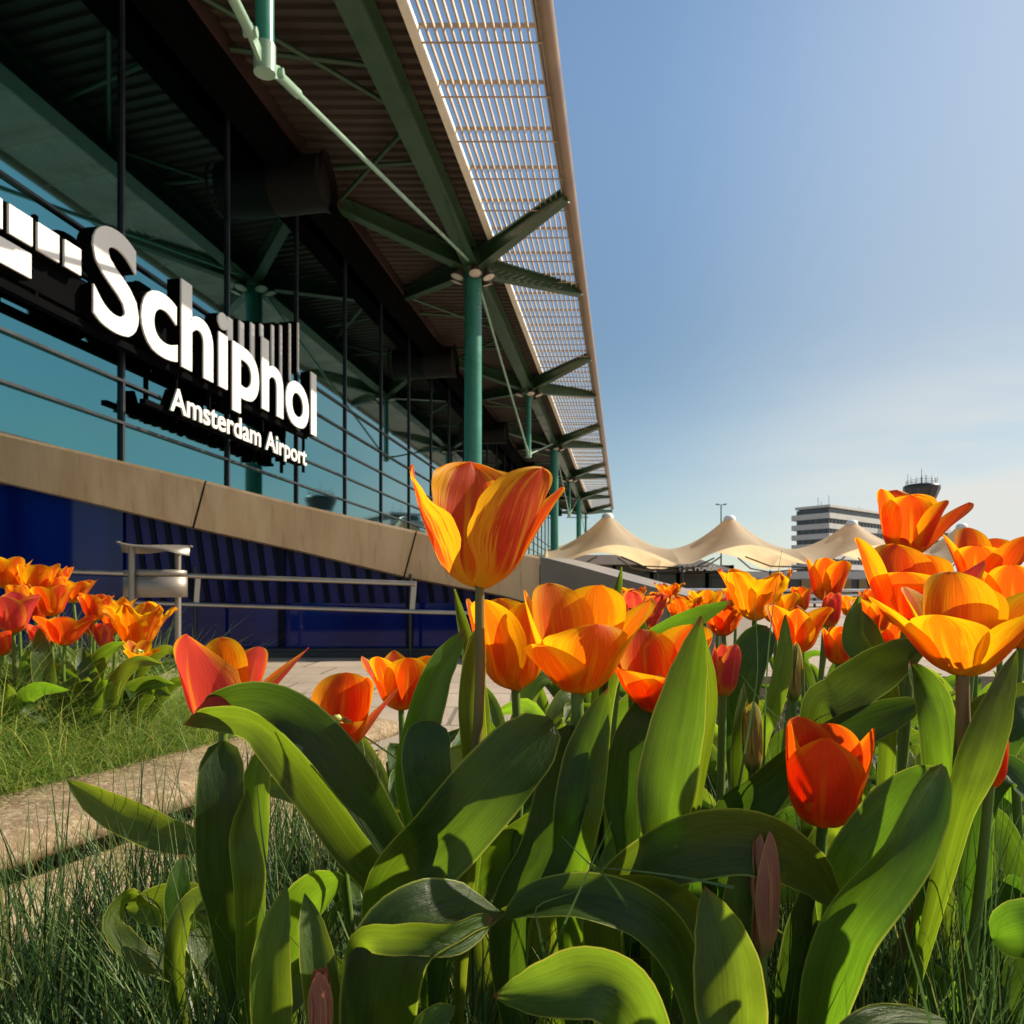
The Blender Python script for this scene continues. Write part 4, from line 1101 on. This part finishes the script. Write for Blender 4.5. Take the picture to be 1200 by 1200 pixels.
tulip('orange tulip beside the pale yellow one, right of the slender upright leaf', 800, 730, 1.1, (0, 0), 'orange', 'frilly', 28, rot=40, leaves=3)
tulip('red-orange tulip between the pale yellow and the ragged one', 848, 745, 1.0, (-.05, 0), 'red', 'frilly', 34, rot=0, leaves=3)
tulip('orange tulip behind the ragged yellow one at its right', 908, 730, 1.15, (.05, 0), 'gold', 'open', 34, rot=30, leaves=2)
tulip('small orange tulip left of the large orange one with a wine-red petal', 1022, 745, .95, (0, 0), 'orange', 'open', 40, rot=10, leaves=3)
tulip('orange tulip low behind the dark leaf, right of the scarlet cup', 1045, 760, 1.2, (0, 0), 'red', 'open', 30, rot=50, leaves=3)
tulip('small golden tulip farthest back, left of the tiny frilled one', 768, 716, 1.7, (0, 0), 'gold', 'cup', 20, rot=5, leaves=2)
tulip('small red-orange tulip far back under the second tent post', 862, 712, 1.6, (0, 0), 'orange', 'open', 22, rot=15, leaves=2)
tulip('small coral tulip far back, right of the pale yellow one', 842, 722, 1.5, (.05, 0), 'pink', 'cup', 22, rot=35, leaves=2)
tulip('small orange tulip far back, just left of the guard rail cup tulip', 938, 716, 1.45, (0, 0), 'orange', 'cup', 26, rot=45, leaves=2)
tulip('small golden tulip far back between the guard rail cup and the twisted leaf', 996, 722, 1.5, (0, 0), 'gold', 'open', 22, rot=20, leaves=2)
tulip('small scarlet tulip far back, right of the twisted leaf tip', 1018, 716, 1.6, (0, 0), 'red', 'cup', 24, rot=0, leaves=2)
tulip('crimson-pink closed tulip behind the broad upright leaf', 847, 815, .60, (.08, 0), 'pink', 'bud', 58, rot=20, leaves=3)
# --- buds
def bud(label, px, py, D, hpx, mat, lean=(0, 0), wide=1.0, root=None, leaves=0):
    base = P(px, py, D); rx = root or (base.x - lean[0] * .1, base.y + .01)
    rt = Vector((rx[0], rx[1], BED)); e = empty('tulip_bud', rt, label, 'tulip bud')
    L = hpx / FOC * D / .97; pl = []
    for k in range(6):
        pl.append((60 * k + 15, L * (1 if k % 2 == 0 else .97), L * .40 * wide, 58, 88, 98, dict(ruffle=.03, cup=.9, r0=.0015 + .0008 * (k % 2 == 0), point=True, knee=.30, hook=6)))
    flower(e, base, Vector((lean[0], lean[1], 1)), pl, mat, False)
    stem(e, rt - UP * .01, base, .0032, 'stem', 0, (lean[0], lean[1], 1))
    if leaves: auto_leaves(e, rt.x, rt.y, random.Random(int(px)), leaves)
    return e
b = bud('yellow-green closed bud right of the broad upright leaf', 882, 905, .50, 82, 'budgreen', (-.02, 0), 1.0, leaves=2)
leaf(b, [(872, 1000, .51), (868, 920, .51), (868, 860, .51), (872, 798, .52)], .018, 'leaf', roll=20)
b = bud('thin olive bud standing beside the grass stalks in the middle distance', 930, 822, .72, 68, 'budgreen', (0, 0), .9, leaves=2)
b = bud('long dull pink bud among the broad leaves at lower right', 893, 1120, .42, 147, 'budpink', (.01, 0), .62)
leaf(b, [(868, 1180, .425), (862, 1110, .42), (866, 1045, .42), (874, 980, .425)], .022, 'leaf', roll=[5, -5], cup=.4)
leaf(b, [(862, 1260, .36), (858, 1190, .36), (850, 1115, .365), (826, 1039, .375)], .043, 'leafpale', prof='lance', roll=[0, -5, -10], cup=.4, wave=.15)
leaf(b, [(806, 1150, .40), (760, 1080, .39), (690, 1055, .39), (630, 1060, .395), (590, 1078, .40)], .034, 'leaf', prof='broad', roll=[10, 15, 25, 40, 70], cup=.5)
leaf(b, [(830, 1110, .425), (790, 1050, .42), (725, 1035, .415), (650, 1038, .41), (588, 1066, .41)], .026, 'leafpale', prof='broad', roll=[-10, -25, -40, -50, -70], cup=.5)
b = bud('rosy bud between two pale leaves at the bottom left of centre', 376, 1222, .37, 86, 'budpink', (0, 0), 1.1)
leaf(b, [(322, 1270, .385), (318, 1190, .38), (318, 1110, .38), (336, 1037, .39)], .026, 'leafpale', roll=[0, 10], cup=.4, wave=.1)
leaf(b, [(385, 1270, .38), (380, 1190, .375), (368, 1110, .38), (357, 1047, .39)], .024, 'leafpale', roll=[0, 15], cup=.5, wave=.1)
# --- plants without a flower in view
p = plant('flowerless plant with a folded arching leaf at the bottom, right of the twin pale leaves', P(560, 1250, .40).x, .40)
leaf(p, [(455, 1275, .39), (445, 1180, .375), (470, 1100, .375), (530, 1068, .39), (585, 1066, .41)], .052, 'leaf', prof='broad', roll=[0, -10, -30, -60], cup=.3, wave=.2)
leaf(p, [(415, 1120, .375), (470, 1100, .365), (530, 1100, .37), (575, 1075, .39)], .020, 'leafpale', prof='broad', roll=[30, 10], cup=.3)
leaf(p, [(520, 1270, .37), (500, 1220, .365), (510, 1195, .365), (535, 1180, .37)], .02, 'leafpale', roll=10)
p = plant('flowerless plant whose pale rounded leaf bulges up at the bottom centre', P(690, 1300, .36).x, .37)
leaf(p, [(765, 1275, .35), (745, 1185, .345), (700, 1150, .345), (640, 1160, .35), (577, 1166, .365)], .040, 'leafpale', prof='lance', roll=[-10, -15, -10, 10, 30], cup=.4, wave=.3)
leaf(p, [(780, 1290, .37), (770, 1230, .365), (745, 1180, .37), (700, 1140, .375), (650, 1140, .38)], .03, 'leaf', prof='lance', roll=[-30, -50], cup=.4)
p = plant('flowerless plant with one slender leaf spearing up behind the golden pair', P(712, 900, .60).x, .62)
leaf(p, [(708, 860, .60), (712, 790, .60), (716, 725, .60), (728, 664, .60)], .020, 'leaf', roll=[0, 25, 50], cup=.6)
leaf(p, [(700, 860, .60), (704, 800, .60), (712, 740, .60), (722, 690, .60)], .018, 'leafdark', roll=[0, -40], cup=.4)
p = plant('flowerless plant with two leaves leaning right across the middle distance', P(740, 860, .72).x, .74)
leaf(p, [(715, 800, .70), (755, 760, .69), (805, 728, .68), (858, 704, .68)], .030, 'leaf', prof='lance', roll=[0, 15], cup=.4)
leaf(p, [(745, 800, .72), (742, 765, .72), (745, 735, .72), (738, 712, .72)], .030, 'leafdark', roll=[0, 40], cup=.4)
p = plant('flowerless plant with a broad dark leaf behind the thin grass stalks', P(880, 900, .64).x, .66)
leaf(p, [(868, 870, .64), (865, 820, .63), (875, 775, .63), (900, 735, .64)], .042, 'leafdark', prof='round', roll=[0, 10], cup=.3)
leaf(p, [(890, 880, .66), (905, 830, .65), (918, 775, .65), (920, 720, .66)], .022, 'leafpale', roll=20)
p = plant('flowerless plant with a twisted curling leaf left of the large orange tulip', P(1020, 900, .60).x, .62)
leaf(p, [(1010, 840, .58), (1018, 790, .57), (1000, 745, .58), (1006, 698, .59)], .024, 'leaf', roll=[0, 40, -20, 40], cup=.5, wave=1.0)
leaf(p, [(1040, 850, .60), (1035, 800, .59), (1022, 755, .59), (1008, 712, .60)], .028, 'leaf', roll=[10, -20, 20], cup=.4, wave=.8)
p = plant('flowerless plant with a curled ribbon leaf low at left in the grass', P(240, 1180, .55).x, .56)
leaf(p, [(215, 1150, .55), (165, 1125, .53), (130, 1085, .54), (150, 1048, .57), (185, 1060, .58), (190, 1095, .57)], .028, 'leafpale', prof='lance', roll=[20, 40, 60, 80, 60], cup=.4)
leaf(p, [(205, 1120, .54), (225, 1065, .54), (255, 1065, .53), (288, 1125, .52)], .030, 'leafpale', prof='lance', roll=[-10, -40, -20, 0], cup=.4)
leaf(p, [(218, 1150, .57), (210, 1090, .57), (208, 1040, .57), (215, 1000, .58)], .026, 'leaf', roll=10)
p = plant('flowerless plant with a round-tipped leaf entering at the right edge near the bottom', P(1240, 1200, .44).x, .45)
leaf(p, [(1262, 1130, .42), (1235, 1092, .41), (1200, 1090, .41), (1162, 1100, .42)], .040, 'leaf', prof='broad', roll=[0, 10], cup=.3)
leaf(p, [(985, 1290, .36), (1000, 1230, .36), (1045, 1200, .37), (1112, 1195, .39)], .026, 'leafpale', prof='lance', roll=[0, -30], cup=.4)
p = plant('flowerless plant with drooping grey-green leaves at the far right middle', P(1175, 1000, .55).x, .57)
leaf(p, [(1140, 985, .52), (1150, 930, .52), (1180, 905, .52), (1215, 940, .52)], .034, 'leafdark', prof='broad', roll=[10, -20, -50], cup=.4)
leaf(p, [(1150, 950, .56), (1165, 880, .56), (1190, 840, .56), (1225, 815, .57)], .036, 'leafdark', roll=[0, 20], cup=.3)
leaf(p, [(1110, 930, .58), (1130, 870, .58), (1160, 830, .58), (1210, 800, .58)], .036, 'leaf', roll=[0, 20], cup=.3)
# --- filler plants through the bed, all without a flower in view
rnd = random.Random(77)
FG = 'leafy tulip plants filling the bed'
def in_bed(x, y): return x > kx(y, .30)
cnt = 0
spots = [(-.02, 1.30), (.05, 1.52), (.13, 1.42), (.10, 1.72), (.20, 1.85), (.0, 1.12), (.17, 1.62), (.28, 2.0)]
for x, y in spots:
    e = empty('tulip_plant', Vector((x, y, BED)), 'flowerless leafy tulip plant crowded between its neighbours in the bed', 'tulip plant', FG)
    auto_leaves(e, x, y, rnd, 3, .19, .29)
while cnt < 34:
    y = .56 + 2.3 * rnd.random() ** 1.5; x = rnd.uniform(-.4, .62) * y * 1.25
    if not in_bed(x, y) or (y < 1.05 and x < kx(y, .52)) or any((x - a) ** 2 + (y - b) ** 2 < .0075 for a, b in spots): continue
    spots.append((x, y)); cnt += 1
    e = empty('tulip_plant', Vector((x, y, BED)), 'flowerless leafy tulip plant crowded between its neighbours in the bed', 'tulip plant', FG)
    auto_leaves(e, x, y, rnd, 3, .17, .27)
# --- tulips of the bed at left
LB = .6 - .31
def ltulip(label, px, py, D, hpx, mat, kind, rot, lean=(0, 0)):
    return tulip(label, px, py, D, lean, mat, kind, hpx, rot, z0=LB, leaves=5, rad=.0036)
ltulip('yellow-orange tulip at the left edge, topmost of the left bed', 8, 690, 1.75, 34, 'gold', 'open', 10)
ltulip('golden tulip second from the top edge of the left bed', 42, 700, 1.75, 36, 'gold', 'open', 40)
ltulip('orange-red tulip with three broad petals in the middle of the left bed', 60, 722, 1.55, 34, 'orange', 'open', 0)
ltulip('big salmon-orange tulip nearest the left edge of the photo', 16, 742, 1.45, 42, 'pink', 'open', 20, (0, -.1))
ltulip('scarlet-orange tulip hanging low in the front row of the left bed', 76, 756, 1.45, 30, 'red', 'wide', 30)
ltulip('orange tulip with a pink tip right of the broad-petalled one', 112, 727, 1.65, 28, 'orange', 'open', 15)
ltulip('bright pink tulip low in the left bed under the litter bin', 122, 758, 1.5, 26, 'pink', 'cup', 0)
ltulip('ragged golden tulip at the right end of the left bed before the bin post', 161, 760, 1.55, 46, 'gold', 'frilly', 5)
ltulip('orange tulip behind the broad-petalled one, near the upper right of the left bed', 86, 706, 1.85, 24, 'orange', 'wide', 50)
ltulip('red tulip peeping out at the left edge below the big salmon one', 2, 768, 1.4, 26, 'red', 'cup', 10)
ltulip('small pink bud-like tulip right of the scarlet-orange one', 105, 745, 1.7, 24, 'pink', 'bud', 10)
ltulip('golden tulip half hidden between the topmost and the salmon one', 22, 718, 1.65, 30, 'gold', 'cup', 10)
ltulip('drooping yellow tulip lying on leaves below the ragged golden one', 160, 775, 1.5, 18, 'gold', 'wide', 0, (.3, -.2))
ltulip('small golden tulip showing above the broad-petalled orange-red one', 68, 704, 1.75, 26, 'gold', 'cup', 20)
ltulip('orange tulip tucked behind the bright pink one', 135, 742, 1.7, 24, 'orange', 'open', 40)
ltulip('red-orange tulip just under the golden second one at left', 45, 728, 1.6, 26, 'red', 'cup', 30)
ltulip('coral tulip between the scarlet-orange and the big salmon one', 48, 757, 1.5, 24, 'pink', 'open', 10)
ltulip('yellow tulip behind the ragged golden one on its left', 138, 726, 1.75, 24, 'gold', 'open', 0)
ltulip('orange tulip right of the golden second one, at the skyline of the left bed', 66, 690, 1.9, 24, 'orange', 'open', 25)
def lplant(pts_list, label):
    b_ = P(*pts_list[0][0][0]); e = empty('tulip_plant', Vector((b_.x, b_.y, LB)), label, 'tulip plant')
    for pts, wd, mt, rl in pts_list: leaf(e, pts, wd, mt, roll=rl, cup=.4)
lplant([([(60, 850, 1.42), (52, 800, 1.41), (48, 765, 1.41), (46, 735, 1.43)], .05, 'leaf', 10), ([(55, 850, 1.4), (25, 825, 1.38), (45, 806, 1.35), (82, 808, 1.33)], .045, 'leaf', 30)], 'leafy plant with a tall upright blade at the front left of the left bed')
lplant([([(108, 850, 1.45), (110, 810, 1.44), (100, 780, 1.44), (96, 760, 1.46)], .045, 'leaf', -10), ([(125, 850, 1.45), (135, 800, 1.44), (160, 775, 1.44), (190, 778, 1.46)], .04, 'leafpale', 20), ([(120, 840, 1.5), (150, 810, 1.5), (180, 800, 1.5), (205, 802, 1.5)], .04, 'leafpale', 0)], 'leafy plant with leaves sweeping right under the ragged golden tulip')
lplant([([(150, 850, 1.5), (165, 820, 1.5), (180, 805, 1.5), (200, 815, 1.5)], .05, 'leaf', 10), ([(140, 850, 1.55), (160, 790, 1.55), (190, 762, 1.55), (210, 766, 1.55)], .035, 'leafpale', 20)], 'leafy plant at the right-hand corner of the left bed by the bin')

# ------------------------------------------------------------------ grass
def blades(n, place, L, wd, droop, rnd, upr=.3):
    mb = MB()
    for _ in range(n):
        x, y, z, s = place(rnd)
        if x is None: continue
        l = rnd.uniform(*L) * s; a = rnd.uniform(0, 6.283); d = Vector((math.cos(a), math.sin(a), 0))
        b = Vector((x, y, z - .004)); lean_ = rnd.uniform(.05, upr); dr = rnd.uniform(*droop)
        w_ = rnd.uniform(*wd); side = Vector((-d.y, d.x, 0)); tw = rnd.uniform(-.6, .6); side = (side * math.cos(tw) + d * math.sin(tw)) * w_ / 2
        rows = []; uv = []; c = rnd.random(); nsg = 5
        for k in range(nsg):
            t = k / (nsg - 1); p = b + d * (l * (lean_ * t + dr * t * t * .7)) + UP * (l * (t * (1 - lean_ * .3) - dr * .55 * t * t))
            f = (1 - t) ** .6 if k < nsg - 1 else .04
            rows.append([p - side * f, p + side * f]); uv.append([(c, t), (c, t)])
        mb.grid(rows, uv)
    return mb
rnd = random.Random(9)
def place_front(r):
    """fescue tufts in the near bed: thick at the left corner, looser under the leaves"""
    k = r.random()
    if k < .26: y = r.uniform(.42, 1.0); x = kx(y, .27) + abs(r.gauss(0, .14))
    else:
        y = .45 + 1.8 * r.random() ** 1.7; x = r.uniform(-.5, .75) * y * 1.05
    if x < kx(y, .27) or (abs(x) < .10 and y < .42): return None, 0, 0, 0
    return x, y, BED, 1
mb = blades(10500, place_front, (.06, .20), (.0013, .0026), (.0, .5), rnd, .4)
def place_corner(r):
    y = r.uniform(.46, .85); x = r.uniform(.24, .52) * y * 1.25
    return x, y, BED, 1
g2 = blades(1500, place_corner, (.10, .27), (.0012, .0022), (.0, .3), rnd, .25); mb.add(g2.v, []); o_ = len(mb.v) - len(g2.v)
mb.f += [[i_ + o_ for i_ in f_] for f_ in g2.f]; mb.uv += g2.uv; mb.sm += g2.sm; mb.mi += g2.mi
def place_mid(r):
    y = r.uniform(.44, .85); x = r.uniform(-.48, .55) * y
    if x < kx(y, .30): return None, 0, 0, 0
    return x, y, BED, 1
g2 = blades(420, place_mid, (.13, .27), (.0012, .0024), (.05, .6), rnd, .45); mb.add(g2.v, []); o_ = len(mb.v) - len(g2.v)
mb.f += [[i_ + o_ for i_ in f_] for f_ in g2.f]; mb.uv += g2.uv; mb.sm += g2.sm; mb.mi += g2.mi
def place_edge(r):
    y = r.uniform(.5, .95); x = kx(y, .28) + abs(r.gauss(0, .09))
    return x, y, BED, 1
g2 = blades(520, place_edge, (.14, .27), (.0014, .0026), (.0, .35), rnd, .35); mb.add(g2.v, []); o_ = len(mb.v) - len(g2.v)
mb.f += [[i_ + o_ for i_ in f_] for f_ in g2.f]; mb.uv += g2.uv; mb.sm += g2.sm; mb.mi += g2.mi
# tall seed stalks and stray blades across the leaves
def stray(pts, wd=.0016):
    c = catmull([P(*p) for p in pts], 12); rows = []; uv = []
    for i, p in enumerate(c):
        t = i / 11; T = (c[min(i + 1, 11)] - c[max(i - 1, 0)]).normalized(); s = T.cross((p - CAM).normalized()).normalized() * wd / 2 * (1 - t * .85)
        rows.append([p - s, p + s]); uv.append([(.55, t)] * 2)
    mb.grid(rows, uv)
for pts in ([(895, 900, .55), (898, 800, .54), (905, 720, .54), (916, 645, .54)], [(640, 1130, .385), (665, 1075, .375), (690, 1020, .375), (717, 962, .38)],
            [(735, 1062, .385), (712, 1030, .38), (688, 1010, .375), (658, 980, .38)], [(860, 1040, .39), (800, 1028, .385), (740, 1020, .385), (690, 1016, .385)],
            [(480, 900, .60), (430, 865, .56), (395, 845, .53), (366, 828, .52)], [(1010, 900, .5), (950, 860, .5), (905, 835, .5), (868, 790, .51)],
            [(870, 960, .50), (900, 900, .50), (960, 840, .5), (1010, 800, .5)], [(1090, 1200, .38), (1075, 1140, .375), (1060, 1090, .375), (1050, 1040, .38)],
            [(640, 1130, .37), (632, 1090, .372), (630, 1062, .376), (672, 1046, .38)], [(866, 920, .48), (880, 840, .48), (888, 780, .49), (884, 700, .5)],
            [(320, 1060, .46), (310, 1000, .46), (305, 960, .465), (300, 905, .47)], [(1150, 1190, .40), (1135, 1120, .40), (1130, 1080, .40), (1128, 1030, .41)]):
    stray(pts)
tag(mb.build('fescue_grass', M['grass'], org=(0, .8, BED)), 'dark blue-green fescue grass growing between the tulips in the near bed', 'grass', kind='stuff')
def place_left(r):
    y = r.uniform(.75, 1.95); x = kx(y, -.20) - abs(r.gauss(0, .42)) - .0
    if y > 1.85 - max(0, (kx(1.85, -.23) - x)) * -.18: return None, 0, 0, 0
    return x, y, LB, .62 + 1.1 * min(1, (kx(y, -.2) - x) / .34)
rnd = random.Random(12)
mb = blades(19000, place_left, (.07, .25), (.0011, .0022), (.25, 1.15), rnd, .8)
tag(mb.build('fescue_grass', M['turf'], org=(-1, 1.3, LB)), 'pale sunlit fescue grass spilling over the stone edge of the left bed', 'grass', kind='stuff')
